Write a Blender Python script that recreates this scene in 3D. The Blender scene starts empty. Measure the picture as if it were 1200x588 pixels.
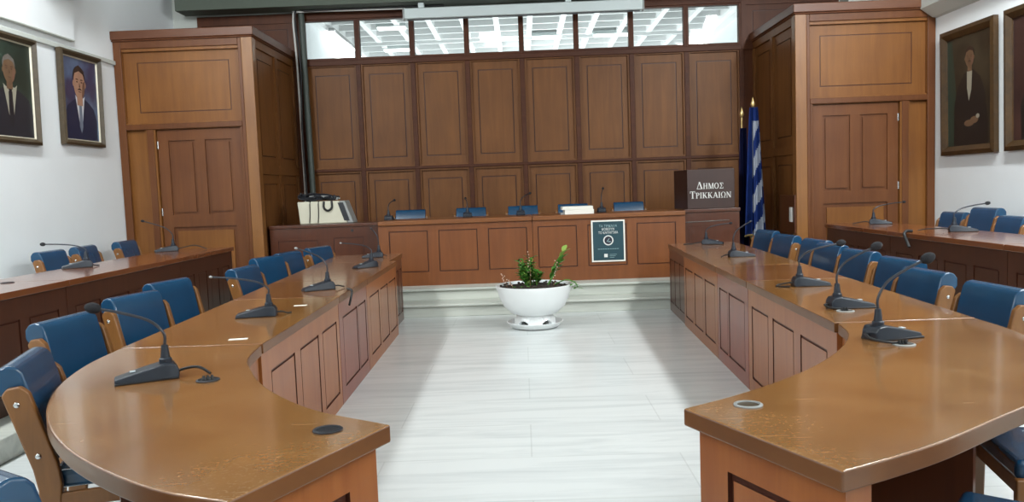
import bpy, bmesh, math, random
from mathutils import Vector, Matrix, Euler
random.seed(7)
SC = bpy.context.scene
COL = SC.collection
V = Vector
PI = math.pi

# ------------------------------------------------------------------ materials
def lin(c):
    return tuple(((v/255)/12.92 if v/255 <= .04045 else (((v/255)+.055)/1.055)**2.4) for v in c)

def new_mat(name):
    m = bpy.data.materials.new(name); m.use_nodes = True
    nt = m.node_tree
    return m, nt, nt.nodes['Principled BSDF']

def plain(name, rgb, rough=.5, metal=0, spec=.5, coat=0, noise=.0, nscale=8):
    m, nt, b = new_mat(name)
    c = lin(rgb)
    b.inputs['Base Color'].default_value = (*c, 1)
    b.inputs['Roughness'].default_value = rough
    b.inputs['Metallic'].default_value = metal
    b.inputs['Specular IOR Level'].default_value = spec
    b.inputs['Coat Weight'].default_value = coat
    if noise:
        tc = nt.nodes.new('ShaderNodeTexCoord'); n = nt.nodes.new('ShaderNodeTexNoise')
        n.inputs['Scale'].default_value = nscale; n.inputs['Detail'].default_value = 4
        r = nt.nodes.new('ShaderNodeValToRGB')
        r.color_ramp.elements[0].position = .3; r.color_ramp.elements[1].position = .7
        r.color_ramp.elements[0].color = (*[v*(1-noise) for v in c], 1)
        r.color_ramp.elements[1].color = (*[min(1, v*(1+noise)) for v in c], 1)
        nt.links.new(tc.outputs['Object'], n.inputs['Vector'])
        nt.links.new(n.outputs['Fac'], r.inputs['Fac'])
        nt.links.new(r.outputs['Color'], b.inputs['Base Color'])
    return m

def wood(name, a, b_, scale=(14, 14, 1.2), rough=.38, coat=.25, worn=0, spec=.5):
    """grain stretched along the axis with the small scale value"""
    m, nt, p = new_mat(name)
    N = nt.nodes.new; L = nt.links.new
    tc = N('ShaderNodeTexCoord'); mp = N('ShaderNodeMapping')
    mp.inputs['Scale'].default_value = scale
    L(tc.outputs['Object'], mp.inputs['Vector'])
    n1 = N('ShaderNodeTexNoise'); n1.inputs['Scale'].default_value = 1.0
    n1.inputs['Detail'].default_value = 6; n1.inputs['Roughness'].default_value = .6
    n1.inputs['Distortion'].default_value = .6
    L(mp.outputs['Vector'], n1.inputs['Vector'])
    n2 = N('ShaderNodeTexNoise'); n2.inputs['Scale'].default_value = 1.6; n2.inputs['Detail'].default_value = 3
    L(tc.outputs['Object'], n2.inputs['Vector'])
    r = N('ShaderNodeValToRGB')
    r.color_ramp.elements[0].position = .28; r.color_ramp.elements[1].position = .72
    r.color_ramp.elements[0].color = (*lin(a), 1); r.color_ramp.elements[1].color = (*lin(b_), 1)
    mx = N('ShaderNodeMix'); mx.data_type = 'FLOAT'; mx.inputs['Factor'].default_value = .4
    L(n1.outputs['Fac'], mx.inputs['A']); L(n2.outputs['Fac'], mx.inputs['B'])
    L(mx.outputs['Result'], r.inputs['Fac'])
    col = r.outputs['Color']
    p.inputs['Roughness'].default_value = rough
    if worn:
        # fine scratches, specks and rubbed patches in the varnish
        n3 = N('ShaderNodeTexNoise'); n3.inputs['Scale'].default_value = 75; n3.inputs['Detail'].default_value = 3
        n3.inputs['Roughness'].default_value = .6
        L(tc.outputs['Object'], n3.inputs['Vector'])
        n4 = N('ShaderNodeTexNoise'); n4.inputs['Scale'].default_value = 3.2; n4.inputs['Detail'].default_value = 3
        L(tc.outputs['Object'], n4.inputs['Vector'])
        ra = N('ShaderNodeMapRange'); ra.inputs['From Min'].default_value = .55; ra.inputs['From Max'].default_value = .72
        rb = N('ShaderNodeMapRange'); rb.inputs['From Min'].default_value = .36; rb.inputs['From Max'].default_value = .7
        L(n3.outputs['Fac'], ra.inputs['Value']); L(n4.outputs['Fac'], rb.inputs['Value'])
        # thin straight scratches
        ms = N('ShaderNodeMapping'); ms.inputs['Scale'].default_value = (5, 60, 5); ms.inputs['Rotation'].default_value = (0, 0, .5)
        L(tc.outputs['Object'], ms.inputs['Vector'])
        n5 = N('ShaderNodeTexNoise'); n5.inputs['Scale'].default_value = 1.0; n5.inputs['Detail'].default_value = 2
        L(ms.outputs['Vector'], n5.inputs['Vector'])
        rc = N('ShaderNodeMapRange'); rc.inputs['From Min'].default_value = .66; rc.inputs['From Max'].default_value = .72
        L(n5.outputs['Fac'], rc.inputs['Value'])
        mx0 = N('ShaderNodeMath'); mx0.operation = 'MAXIMUM'; L(ra.outputs['Result'], mx0.inputs[0]); L(rc.outputs['Result'], mx0.inputs[1])
        mu = N('ShaderNodeMath'); mu.operation = 'MULTIPLY'
        L(mx0.outputs['Value'], mu.inputs[0]); L(rb.outputs['Result'], mu.inputs[1])
        r2 = N('ShaderNodeMath'); r2.operation = 'MULTIPLY'; r2.inputs[1].default_value = worn
        L(mu.outputs['Value'], r2.inputs[0])
        m2 = N('ShaderNodeMix'); m2.data_type = 'RGBA'
        L(r2.outputs['Value'], m2.inputs['Factor']); L(col, m2.inputs['A'])
        m2.inputs['B'].default_value = (*lin((204, 172, 130)), 1)
        col = m2.outputs['Result']
        r3 = N('ShaderNodeMapRange'); r3.inputs['To Min'].default_value = rough; r3.inputs['To Max'].default_value = rough+.12
        L(n4.outputs['Fac'], r3.inputs['Value']); L(r3.outputs['Result'], p.inputs['Roughness'])
    L(col, p.inputs['Base Color'])
    p.inputs['Coat Weight'].default_value = coat; p.inputs['Coat Roughness'].default_value = .1
    p.inputs['Specular IOR Level'].default_value = spec
    return m

def marble(name, base, vein, slab=(0, 0), rough=.22):
    m, nt, p = new_mat(name); N = nt.nodes.new; L = nt.links.new
    tc = N('ShaderNodeTexCoord'); mp = N('ShaderNodeMapping'); mp.inputs['Scale'].default_value = (.55, 5.5, 5)
    L(tc.outputs['Object'], mp.inputs['Vector'])
    n = N('ShaderNodeTexNoise'); n.inputs['Scale'].default_value = 1.4; n.inputs['Detail'].default_value = 8
    n.inputs['Roughness'].default_value = .62; n.inputs['Distortion'].default_value = .8
    L(mp.outputs['Vector'], n.inputs['Vector'])
    r = N('ShaderNodeValToRGB'); r.color_ramp.elements[0].position = .36; r.color_ramp.elements[1].position = .56
    r.color_ramp.elements[0].color = (*lin(vein), 1); r.color_ramp.elements[1].color = (*lin(base), 1)
    L(n.outputs['Fac'], r.inputs['Fac'])
    col = r.outputs['Color']
    if slab[0]:
        b = N('ShaderNodeTexBrick'); b.offset = .5
        b.inputs['Scale'].default_value = 1; b.inputs['Mortar Size'].default_value = .004
        b.inputs['Brick Width'].default_value = slab[0]; b.inputs['Row Height'].default_value = slab[1]
        b.inputs['Color1'].default_value = (1, 1, 1, 1); b.inputs['Color2'].default_value = (.965, .965, .97, 1)
        b.inputs['Mortar'].default_value = (.86, .86, .86, 1)
        L(tc.outputs['Object'], b.inputs['Vector'])
        mx = N('ShaderNodeMix'); mx.data_type = 'RGBA'; mx.blend_type = 'MULTIPLY'; mx.inputs['Factor'].default_value = 1
        L(col, mx.inputs['A']); L(b.outputs['Color'], mx.inputs['B']); col = mx.outputs['Result']
    L(col, p.inputs['Base Color']); p.inputs['Roughness'].default_value = rough
    return m

def glass_mat(name):
    m = bpy.data.materials.new(name); m.use_nodes = True; nt = m.node_tree; nt.nodes.clear()
    N = nt.nodes.new
    o = N('ShaderNodeOutputMaterial'); t = N('ShaderNodeBsdfTransparent'); g = N('ShaderNodeBsdfGlossy')
    g.inputs['Roughness'].default_value = .03; t.inputs['Color'].default_value = (.93, .96, .96, 1)
    mx = N('ShaderNodeMixShader'); f = N('ShaderNodeFresnel'); f.inputs['IOR'].default_value = 1.45
    nt.links.new(f.outputs[0], mx.inputs[0]); nt.links.new(t.outputs[0], mx.inputs[1])
    nt.links.new(g.outputs[0], mx.inputs[2]); nt.links.new(mx.outputs[0], o.inputs[0])
    return m

def emit(name, rgb, s):
    m = bpy.data.materials.new(name); m.use_nodes = True; nt = m.node_tree; nt.nodes.clear()
    o = nt.nodes.new('ShaderNodeOutputMaterial'); e = nt.nodes.new('ShaderNodeEmission')
    e.inputs['Color'].default_value = (*rgb, 1); e.inputs['Strength'].default_value = s
    nt.links.new(e.outputs[0], o.inputs[0]); return m

GZ = (13, 13, 1.0); GX = (1.0, 13, 13); GY = (13, 1.0, 13)
W_WALL = wood('wall_panel_wood', (94, 56, 24), (126, 80, 38), GZ, .5, .0, spec=.3)
W_WALLD = wood('wall_frame_wood', (68, 33, 15), (93, 50, 24), GZ, .5, .0, spec=.3)
W_WALLX = wood('wall_rail_wood', (64, 31, 15), (88, 47, 24), GX, .52, 0, spec=.25)
W_GROOVE = plain('mahogany_groove', (72, 34, 20), .45)  # darker brown set on the sunken groove cells of the panels
W_GROOVEL = plain('brown_groove', (84, 45, 24), .45)  # mid brown set on the sunken groove cells of the lobby fronts
W_VEST = wood('lobby_veneer', (106, 62, 25), (136, 88, 39), GZ, .45, .05, spec=.35)
W_VESTF = wood('lobby_frame_wood', (84, 45, 19), (108, 63, 29), GZ, .45, .05, spec=.35)
W_VESTL = wood('lobby_corner_wood', (112, 68, 28), (142, 94, 44), GZ, .42, .1)
W_VESTX = wood('lobby_cornice_wood', (84, 44, 22), (106, 62, 33), GX, .45, .1)
W_DOOR = wood('lobby_door_wood', (88, 48, 21), (114, 68, 33), GZ, .45, .05, spec=.35)
W_TOP = wood('desk_top_wood', (124, 80, 38), (156, 110, 60), (3.2, 3.2, 3), .16, .7, worn=.42)
W_TOP2 = wood('desk_top_brown_wood', (114, 68, 34), (142, 94, 52), (3.2, 2.2, 3), .18, .6, worn=.3)
W_EDGE = wood('desk_edge_wood', (84, 48, 20), (116, 72, 34), (2, 2, 6), .4, .2)
W_DESK = wood('desk_panel_wood', (126, 66, 27), (154, 92, 44), GZ, .36, .2, spec=.45)
W_RED = wood('red_desk_wood', (108, 42, 22), (134, 58, 32), GZ, .32, .3)
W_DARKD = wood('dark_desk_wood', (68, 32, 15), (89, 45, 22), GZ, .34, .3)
W_REAR = wood('rear_desk_wood', (60, 29, 13), (81, 41, 20), GZ, .45, .1)
W_REARTOP = wood('rear_desk_top_wood', (105, 58, 31), (128, 74, 41), GY, .2, .5)
W_DAIS = wood('dais_wood', (105, 56, 21), (130, 74, 31), GZ, .45, .1)
W_DAISX = wood('dais_top_wood', (109, 61, 25), (136, 82, 36), GX, .4, .2)
W_CHAIR = wood('chair_beech', (106, 66, 28), (140, 92, 42), (20, 20, 3), .4, .25)
VINYL = plain('blue_vinyl', (16, 64, 97), .27, coat=.3, noise=.1, nscale=5)
CHROME = plain('chrome', (205, 205, 205), .18, 1)
MICBODY = plain('mic_grey_plastic', (30, 36, 46), .38)
MICDARK = plain('mic_black_plastic', (20, 22, 27), .45)
MICNECK = plain('mic_neck_metal', (66, 68, 74), .35, .6)
FOAM = plain('mic_foam', (30, 30, 34), .95, noise=.3, nscale=90)
LED = plain('mic_button', (190, 200, 205), .4)
CABLE = plain('cable_rubber', (18, 18, 20), .5)
WHITEP = plain('white_paint', (236, 240, 242), .7, noise=.015, nscale=2)
CREAM = plain('cream_paint', (196, 200, 194), .7)
CEILP = plain('ceiling_paint', (205, 210, 208), .8)
BEAMP = plain('green_grey_beam_paint', (86, 94, 84), .8)
PIPE = plain('grey_pipe_paint', (66, 74, 68), .5)
FLOOR = marble('white_marble', (222, 226, 225), (206, 211, 211), (1.6, .6))
STEP = marble('marble_step', (206, 209, 200), (186, 190, 182), (0, 0), .35)
GLASS = glass_mat('clear_glass')
POTW = plain('white_ceramic', (236, 240, 240), .3, coat=.3)
SOIL = plain('potting_soil', (46, 34, 28), .95, noise=.5, nscale=40)
LEAF = plain('leaf_green', (74, 128, 48), .45, noise=.35, nscale=14)
LEAFL = plain('leaf_yellow_green', (146, 176, 84), .45, noise=.2, nscale=14)
TWIG = plain('dry_twig', (120, 84, 54), .8)
BLOOM = plain('dry_bloom', (206, 178, 160), .8)
FRAMEG = wood('bronze_frame', (52, 42, 28), (80, 66, 46), (20, 20, 20), .45, .1)
FRAMEGOLD = wood('dark_gold_frame', (42, 30, 15), (78, 54, 25), (14, 14, 14), .45, .1)
SLIP = plain('pale_frame_slip', (206, 198, 178), .5)
FLAGB = plain('flag_blue', (22, 54, 128), .75, noise=.12, nscale=12)
FLAGW = plain('flag_white', (190, 196, 208), .75)
FLAGN = plain('flag_navy', (22, 34, 92), .75, noise=.15, nscale=12)
FRINGE = plain('gold_fringe', (150, 128, 80), .7)
GOLD = plain('gilt_metal', (205, 178, 120), .3, .8)
SIGNB = wood('sign_dark_wood', (46, 24, 18), (58, 32, 24), GZ, .5, .1)
LETTER = plain('white_letter', (222, 222, 218), .5)
BEIGE = plain('beige_plastic', (206, 202, 182), .5, noise=.03, nscale=4)
GREYP = plain('grey_plastic', (150, 152, 150), .5)
DARKP = plain('dark_plastic', (34, 36, 42), .5)
SCREENC = plain('screen_case_white', (196, 206, 206), .45)
PAPER = plain('paper_white', (236, 234, 224), .8)
POSTG = plain('poster_teal', (30, 66, 76), .5, noise=.18, nscale=3)
POSTD = plain('poster_dark', (38, 34, 50), .5)
POSTX = plain('poster_pale_ink', (150, 180, 182), .5)
TUBE = emit('fluorescent_tube', (1, 1, 1), 4)
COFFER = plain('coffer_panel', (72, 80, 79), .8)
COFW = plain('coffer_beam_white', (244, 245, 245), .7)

# ------------------------------------------------------------------ helpers
def tag(o, label=None, cat=None, group=None, kind=None):
    if label: o['label'] = label
    if cat: o['category'] = cat
    if group: o['group'] = group
    if kind: o['kind'] = kind
    return o

def empty(name, loc=(0, 0, 0), rz=0, label=None, cat=None, group=None):
    o = bpy.data.objects.new(name, None); COL.objects.link(o)
    o.location = loc; o.rotation_euler = (0, 0, rz); o.empty_display_size = .1
    return tag(o, label, cat, group)

def mk(name, bm, mats, parent=None, smooth=False, bevel=0, seg=2, angle=35):
    me = bpy.data.meshes.new(name)
    bmesh.ops.recalc_face_normals(bm, faces=bm.faces[:])
    bm.to_mesh(me); bm.free()
    for m in (mats if isinstance(mats, (list, tuple)) else [mats]): me.materials.append(m)
    if smooth or bevel:
        for p in me.polygons: p.use_smooth = True
        if not bevel: me.set_sharp_from_angle(angle=math.radians(angle))
    o = bpy.data.objects.new(name, me); COL.objects.link(o)
    if parent is not None: o.parent = parent
    if bevel:
        b = o.modifiers.new('bevel', 'BEVEL'); b.width = bevel; b.segments = seg
        b.limit_method = 'ANGLE'; b.angle_limit = math.radians(30); b.harden_normals = True
    return o

def box(bm, x0, x1, y0, y1, z0, z1, mi=0):
    vs = [bm.verts.new(c) for c in ((x0,y0,z0),(x1,y0,z0),(x1,y1,z0),(x0,y1,z0),(x0,y0,z1),(x1,y0,z1),(x1,y1,z1),(x0,y1,z1))]
    for f in ((3,2,1,0),(4,5,6,7),(0,1,5,4),(1,2,6,5),(2,3,7,6),(3,0,4,7)):
        bm.faces.new([vs[i] for i in f]).material_index = mi

def boxm(name, dims, mats, parent=None, bevel=0):
    bm = bmesh.new(); box(bm, *dims); return mk(name, bm, mats, parent, bevel=bevel)

def prism(bm, pts, z0, z1, mi=0, mside=None, f=None):
    """extrude a plan polygon; f maps (a,b,h) to space (default x,y,z)"""
    f = f or (lambda a, b, h: V((a, b, h)))
    lo = [bm.verts.new(f(a, b, z0)) for a, b in pts]; hi = [bm.verts.new(f(a, b, z1)) for a, b in pts]
    n = len(pts)
    bm.faces.new(hi).material_index = mi; bm.faces.new(lo[::-1]).material_index = mi
    for i in range(n):
        fc = bm.faces.new([lo[i], lo[(i+1) % n], hi[(i+1) % n], hi[i]]); fc.material_index = mi if mside is None else mside

def lathe(bm, prof, n=32, c=(0, 0, 0), mi=0):
    rings = []
    for r, z in prof:
        if r < 1e-5: rings.append([bm.verts.new((c[0], c[1], c[2]+z))])
        else: rings.append([bm.verts.new((c[0]+r*math.cos(2*PI*i/n), c[1]+r*math.sin(2*PI*i/n), c[2]+z)) for i in range(n)])
    for a, b in zip(rings, rings[1:]):
        for i in range(n):
            j = (i+1) % n
            if len(a) == 1 and len(b) == 1: continue
            if len(a) == 1: fc = bm.faces.new([a[0], b[i], b[j]])
            elif len(b) == 1: fc = bm.faces.new([a[i], a[j], b[0]])
            else: fc = bm.faces.new([a[i], a[j], b[j], b[i]])
            fc.material_index = mi

def tube(bm, pts, r, n=8, mi=0):
    pts = [V(p) for p in pts]; rings = []
    up = V((.13, .27, .95))
    for i, p in enumerate(pts):
        t = (pts[min(i+1, len(pts)-1)] - pts[max(i-1, 0)]).normalized()
        a = t.cross(up)
        if a.length < .05: a = t.cross(V((1, 0, 0)))
        a.normalize(); b = t.cross(a)
        rr = r[i] if isinstance(r, (list, tuple)) else r
        rings.append([bm.verts.new(p + a*rr*math.cos(2*PI*k/n) + b*rr*math.sin(2*PI*k/n)) for k in range(n)])
    for A, B in zip(rings, rings[1:]):
        for k in range(n):
            bm.faces.new([A[k], A[(k+1) % n], B[(k+1) % n], B[k]]).material_index = mi
    bm.faces.new(rings[0][::-1]).material_index = mi; bm.faces.new(rings[-1]).material_index = mi

def ball(bm, c, rx, ry, rz, rot=None, u=14, v=9, mi=0):
    M = Matrix.Translation(c) @ (rot.to_matrix().to_4x4() if rot else Matrix()) @ Matrix.Diagonal((rx, ry, rz, 1))
    r = bmesh.ops.create_uvsphere(bm, u_segments=u, v_segments=v, radius=1, matrix=M)
    for x in r['verts']:
        for fc in x.link_faces: fc.material_index = mi

def catmull(pts, n=6):
    P = [V(p) for p in pts]; P = [2*P[0]-P[1]] + P + [2*P[-1]-P[-2]]; out = []
    for i in range(1, len(P)-2):
        for k in range(n):
            t = k/n; a, b, c, d = P[i-1:i+3]
            out.append(.5*((2*b)+(c-a)*t+(2*a-5*b+4*c-d)*t*t+(3*b-a-3*c+d)*t**3))
    out.append(P[-2]); return out

def panel(u0, v0, u1, v1, g=.016, gd=.014, field=0.0):
    return [(u0, v0, u1, v1, gd, 1), (u0+g, v0+g, u1-g, v1-g, field, 0)]

def relief(w, h, rects, fmap, thick, ucuts=()):
    """slab whose front is a stepped relief. rects: (u0,v0,u1,v1,depth,material)"""
    us = sorted({0, w, *[round(r[0], 5) for r in rects], *[round(r[2], 5) for r in rects], *ucuts})
    vs = sorted({0, h, *[round(r[1], 5) for r in rects], *[round(r[3], 5) for r in rects]})
    us = [u for u in us if -1e-6 <= u <= w+1e-6]; vs = [v for v in vs if -1e-6 <= v <= h+1e-6]
    bm = bmesh.new()
    def cell(i, j):
        cu, cv = (us[i]+us[i+1])/2, (vs[j]+vs[j+1])/2; d, m = 0, 0
        for r in rects:
            if r[0] < cu < r[2] and r[1] < cv < r[3]: d, m = r[4], r[5]
        return d, m
    nu, nv = len(us)-1, len(vs)-1
    D = [[cell(i, j) for j in range(nv)] for i in range(nu)]
    cache = {}
    def vert(u, v, d):
        k = (round(u, 5), round(v, 5), round(d, 5))
        if k not in cache: cache[k] = bm.verts.new(fmap(u, v, d))
        return cache[k]
    def quad(pts, m):
        try: bm.faces.new([vert(*p) for p in pts]).material_index = m
        except ValueError: pass
    for i in range(nu):
        for j in range(nv):
            d, m = D[i][j]; a, b, c, e = us[i], us[i+1], vs[j], vs[j+1]
            quad([(a,c,d),(b,c,d),(b,e,d),(a,e,d)], m)
            quad([(a,c,thick),(a,e,thick),(b,e,thick),(b,c,thick)], 0)
            d2 = D[i+1][j][0] if i+1 < nu else thick
            if abs(d2-d) > 1e-6: quad([(b,c,d),(b,c,d2),(b,e,d2),(b,e,d)], max(m, D[i+1][j][1]) if i+1 < nu else 0)
            if i == 0: quad([(a,c,d),(a,e,d),(a,e,thick),(a,c,thick)], 0)
            d2 = D[i][j+1][0] if j+1 < nv else thick
            if abs(d2-d) > 1e-6: quad([(a,e,d),(b,e,d),(b,e,d2),(a,e,d2)], max(m, D[i][j+1][1]) if j+1 < nv else 0)
            if j == 0: quad([(a,c,d),(a,c,thick),(b,c,thick),(b,c,d)], 0)
    return bm

def plane_map(p0, p1, z0):
    """u runs p0->p1 on plan, front faces to the right-hand side of that direction; depth goes the other way"""
    p0 = V((*p0, 0)); p1 = V((*p1, 0)); t = (p1-p0).normalized(); n = V((t.y, -t.x, 0))
    return (lambda u, v, d: p0 + t*u - n*d + V((0, 0, z0+v))), (p1-p0).length

def copy_tree(o, parent=None):
    c = o.copy(); COL.objects.link(c)
    if parent is not None: c.parent = parent
    for ch in list(o.children): copy_tree(ch, c)
    return c

# ------------------------------------------------------------------ room shell
XL, XR, YB = -4.9, 5.0, 11.5
def struct(o): o['kind'] = 'structure'; return o

struct(boxm('floor', (XL-.3, XR+.3, -5, YB+.2, -.15, 0), FLOOR))
struct(boxm('floor_platform_left', (XL, -3.0, -5, 9.7, 0, .145), STEP, bevel=.008))
struct(boxm('floor_platform_right', (3.12, XR, -5, 9.7, 0, .145), STEP, bevel=.008))
bm = bmesh.new(); box(bm, -3.2, 3.33, 9.13, YB, 0, .125); box(bm, -3.2, 3.33, 9.09, YB, .125, .155)
struct(mk('floor_step_lower', bm, STEP, bevel=.006))
bm = bmesh.new(); box(bm, -3.2, 3.33, 9.43, YB, .155, .272); box(bm, -3.2, 3.33, 9.39, YB, .272, .302)
struct(mk('floor_step_upper', bm, STEP, bevel=.006))
struct(boxm('floor_behind_dais', (-1.78, 1.97, 10.5, YB-.05, .302, .345), STEP))
struct(boxm('wall_left', (XL-.2, XL, -5, YB+.2, 0, 4.7), WHITEP))
struct(boxm('wall_right', (XR, XR+.2, -5, YB+.2, 0, 4.7), WHITEP))
struct(boxm('wall_front', (XL, XR, -5.2, -5, 0, 4.7), WHITEP))
struct(boxm('ceiling', (XL-.2, XR+.2, -5.2, YB+.2, 4.7, 4.9), CEILP))
# bulkhead beam in front of the glazed strip, mouldings along the side walls
struct(boxm('trim_1', (-4.66, 4.62, 11.02, 11.36, 4.045, 4.7), BEAMP))
struct(boxm('trim_2', (XL, XL+.05, -5, 8.8, 3.255, 4.7), WHITEP))
bm = bmesh.new(); box(bm, XL, XL+.035, -5, 9.7, 3.12, 3.17); box(bm, XL, XL+.058, -5, 8.8, 3.235, 3.255)
struct(mk('trim_3', bm, CREAM, bevel=.008))
struct(boxm('trim_4', (XL, XL+.32, 8.15, 8.78, 3.68, 4.0), CREAM))
bm = bmesh.new(); prism(bm, [(XR, 3.29), (XR-.06, 3.30), (XR-.2, 3.40), (XR-.2, 3.5), (XR, 3.5)], -5, 9.68, f=lambda a, b, h: V((a, h, b)))
struct(mk('trim_5', bm, CREAM))
# white back wall returns beyond the wood
bm = bmesh.new(); box(bm, XL, -4.55, YB, YB+.2, 0, 4.7); box(bm, 4.55, XR, YB, YB+.2, 0, 4.7); box(bm, -4.55, 4.55, YB+.02, YB+.2, 4.05, 4.7)
struct(mk('wall_back_plaster', bm, CREAM))
struct(boxm('trim_6', (4.57, 4.72, YB-.3, YB, 3.3, 4.7), CREAM))

# panelled back wall: 8 bays
BX0, BW, NB = -3.06, .78, 8
zb, zt = .30, 3.37
rects = []
W_ = BW*NB; hw = .055
for i in range(NB):
    u0, u1 = i*BW+hw, (i+1)*BW-hw
    for v0, v1 in ((1.855-zb, 3.285-zb), (.36-zb, 1.765-zb)):
        rects.append((u0, v0, u1, v1, .04, 0))
        rects += panel(u0+.085, v0+.115, u1-.085, v1-.115, .014, .054, .036)
fm = lambda u, v, d: V((BX0+u, YB+d, zb+v))
wb = struct(mk('wall_back', relief(W_, zt-zb, rects, fm, .12), [W_WALL, W_GROOVE]))
bm = bmesh.new()
for i in range(NB+1):
    x = BX0+i*BW
    box(bm, x-.034, x+.034, YB-.022, YB+.01, .302, 3.30)
for z in (1.81,): box(bm, BX0, BX0+W_, YB-.026, YB+.01, z-.02, z+.02)
box(bm, BX0, BX0+W_, YB-.03, YB+.01, 3.30, 3.37)
struct(mk('trim_7', bm, W_WALLX, bevel=.006))
# transom windows
for i in range(NB):
    x0, x1 = BX0+i*BW, BX0+(i+1)*BW
    bm = bmesh.new(); z0, z1 = 3.37, 3.95
    fw = .036
    box(bm, x0, x0+fw, YB-.02, YB+.08, z0, z1); box(bm, x1-fw, x1, YB-.02, YB+.08, z0, z1)
    box(bm, x0+fw, x1-fw, YB-.02, YB+.08, z0, z0+.035); box(bm, x0+fw, x1-fw, YB-.02, YB+.08, z1-.02, z1)
    w = struct(mk('window_%d' % (i+1), bm, W_WALLX, bevel=.004))
    boxm('pane', (x0+fw, x1-fw, YB+.02, YB+.026, z0+.035, z1-.02), GLASS, w)
struct(boxm('trim_9', (-3.3, BX0, YB+.0, YB+.1, .302, 3.4), W_WALLD)); struct(boxm('trim_10', (BX0+W_, 3.43, YB+.0, YB+.1, .302, 3.4), W_WALLD))
struct(boxm('trim_8', (BX0, BX0+W_, YB-.03, YB+.1, 3.95, 4.05), W_WALLX, bevel=.006))
# wood above the lobbies
for nm, x0, x1 in (('wall_back_upper_left', -4.55, BX0), ('wall_back_upper_right', BX0+W_, 4.55)):
    w = x1-x0
    r = [(.06, .1, w-.1, .62, .02, 0)] + panel(.16, .18, w-.2, .54, .012, .034, .02)
    struct(mk(nm, relief(w, .75, r, (lambda u, v, d, x0=x0: V((x0+u, YB-.02+d, 3.3+v))), .2), [W_WALLD, W_GROOVE]))

# ------------------------------------------------------------------ adjoining hall seen through the transom
HY0, HY1, HZ = YB+.25, 27.0, 4.75
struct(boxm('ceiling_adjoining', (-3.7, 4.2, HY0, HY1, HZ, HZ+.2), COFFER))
struct(boxm('wall_adjoining_left', (-3.9, -3.64, HY0, HY1, 2.2, HZ+.2), WHITEP))
struct(boxm('wall_adjoining_right', (4.14, 4.4, HY0, HY1, 2.2, HZ+.2), WHITEP))
struct(boxm('wall_adjoining_back', (-3.9, 4.4, HY1, HY1+.2, 2.2, HZ+.2), WHITEP))
struct(boxm('floor_adjoining', (-3.9, 4.4, HY0, HY1+.2, 2.1, 2.2), CREAM))
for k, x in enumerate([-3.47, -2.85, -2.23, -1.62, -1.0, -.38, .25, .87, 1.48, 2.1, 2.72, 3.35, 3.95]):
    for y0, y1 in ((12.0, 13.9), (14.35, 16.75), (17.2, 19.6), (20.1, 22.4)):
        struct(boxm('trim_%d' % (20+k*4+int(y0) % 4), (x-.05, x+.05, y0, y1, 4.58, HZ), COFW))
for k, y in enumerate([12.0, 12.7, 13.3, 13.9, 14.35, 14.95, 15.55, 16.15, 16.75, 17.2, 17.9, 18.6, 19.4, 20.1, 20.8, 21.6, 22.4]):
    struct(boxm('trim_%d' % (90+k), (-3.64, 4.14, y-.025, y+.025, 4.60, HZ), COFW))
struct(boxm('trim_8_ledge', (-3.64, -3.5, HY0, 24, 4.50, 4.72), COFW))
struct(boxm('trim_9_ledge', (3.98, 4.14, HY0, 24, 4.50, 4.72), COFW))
def hall_light(x, y, lx, ly, label):
    t = empty('ceiling_light', (x, y, 4.56), 0, label, 'ceiling light', 'fluorescent fittings in the hall beyond the glass')
    boxm('housing', (-lx/2, lx/2, -ly/2, ly/2, .0, .07), SCREENC, t)
    boxm('diffuser', (-lx/2+.02, lx/2-.02, -ly/2+.02, ly/2-.02, -.03, 0), TUBE, t)
hall_light(-2.35, 15.2, .55, .22, 'ceiling light behind the second transom pane from the left, upper one')
hall_light(-2.6, 17.5, .6, .22, 'ceiling light behind the second transom pane from the left, lower one near its sill')
hall_light(.62, 16.7, .62, .22, 'fluorescent ceiling light centred behind the fifth transom pane')
hall_light(1.95, 16.75, .75, .22, 'fluorescent ceiling light behind the sixth transom pane')
t = empty('ceiling_light', (-3.40, 15.8, 4.46), 0, 'long tube light beside the white wall behind the leftmost transom pane', 'ceiling light')
boxm('housing', (-.05, .05, -1.0, 1.0, .0, .06), GREYP, t); boxm('diffuser', (-.03, .03, -.95, .95, -.03, 0), TUBE, t)

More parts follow.
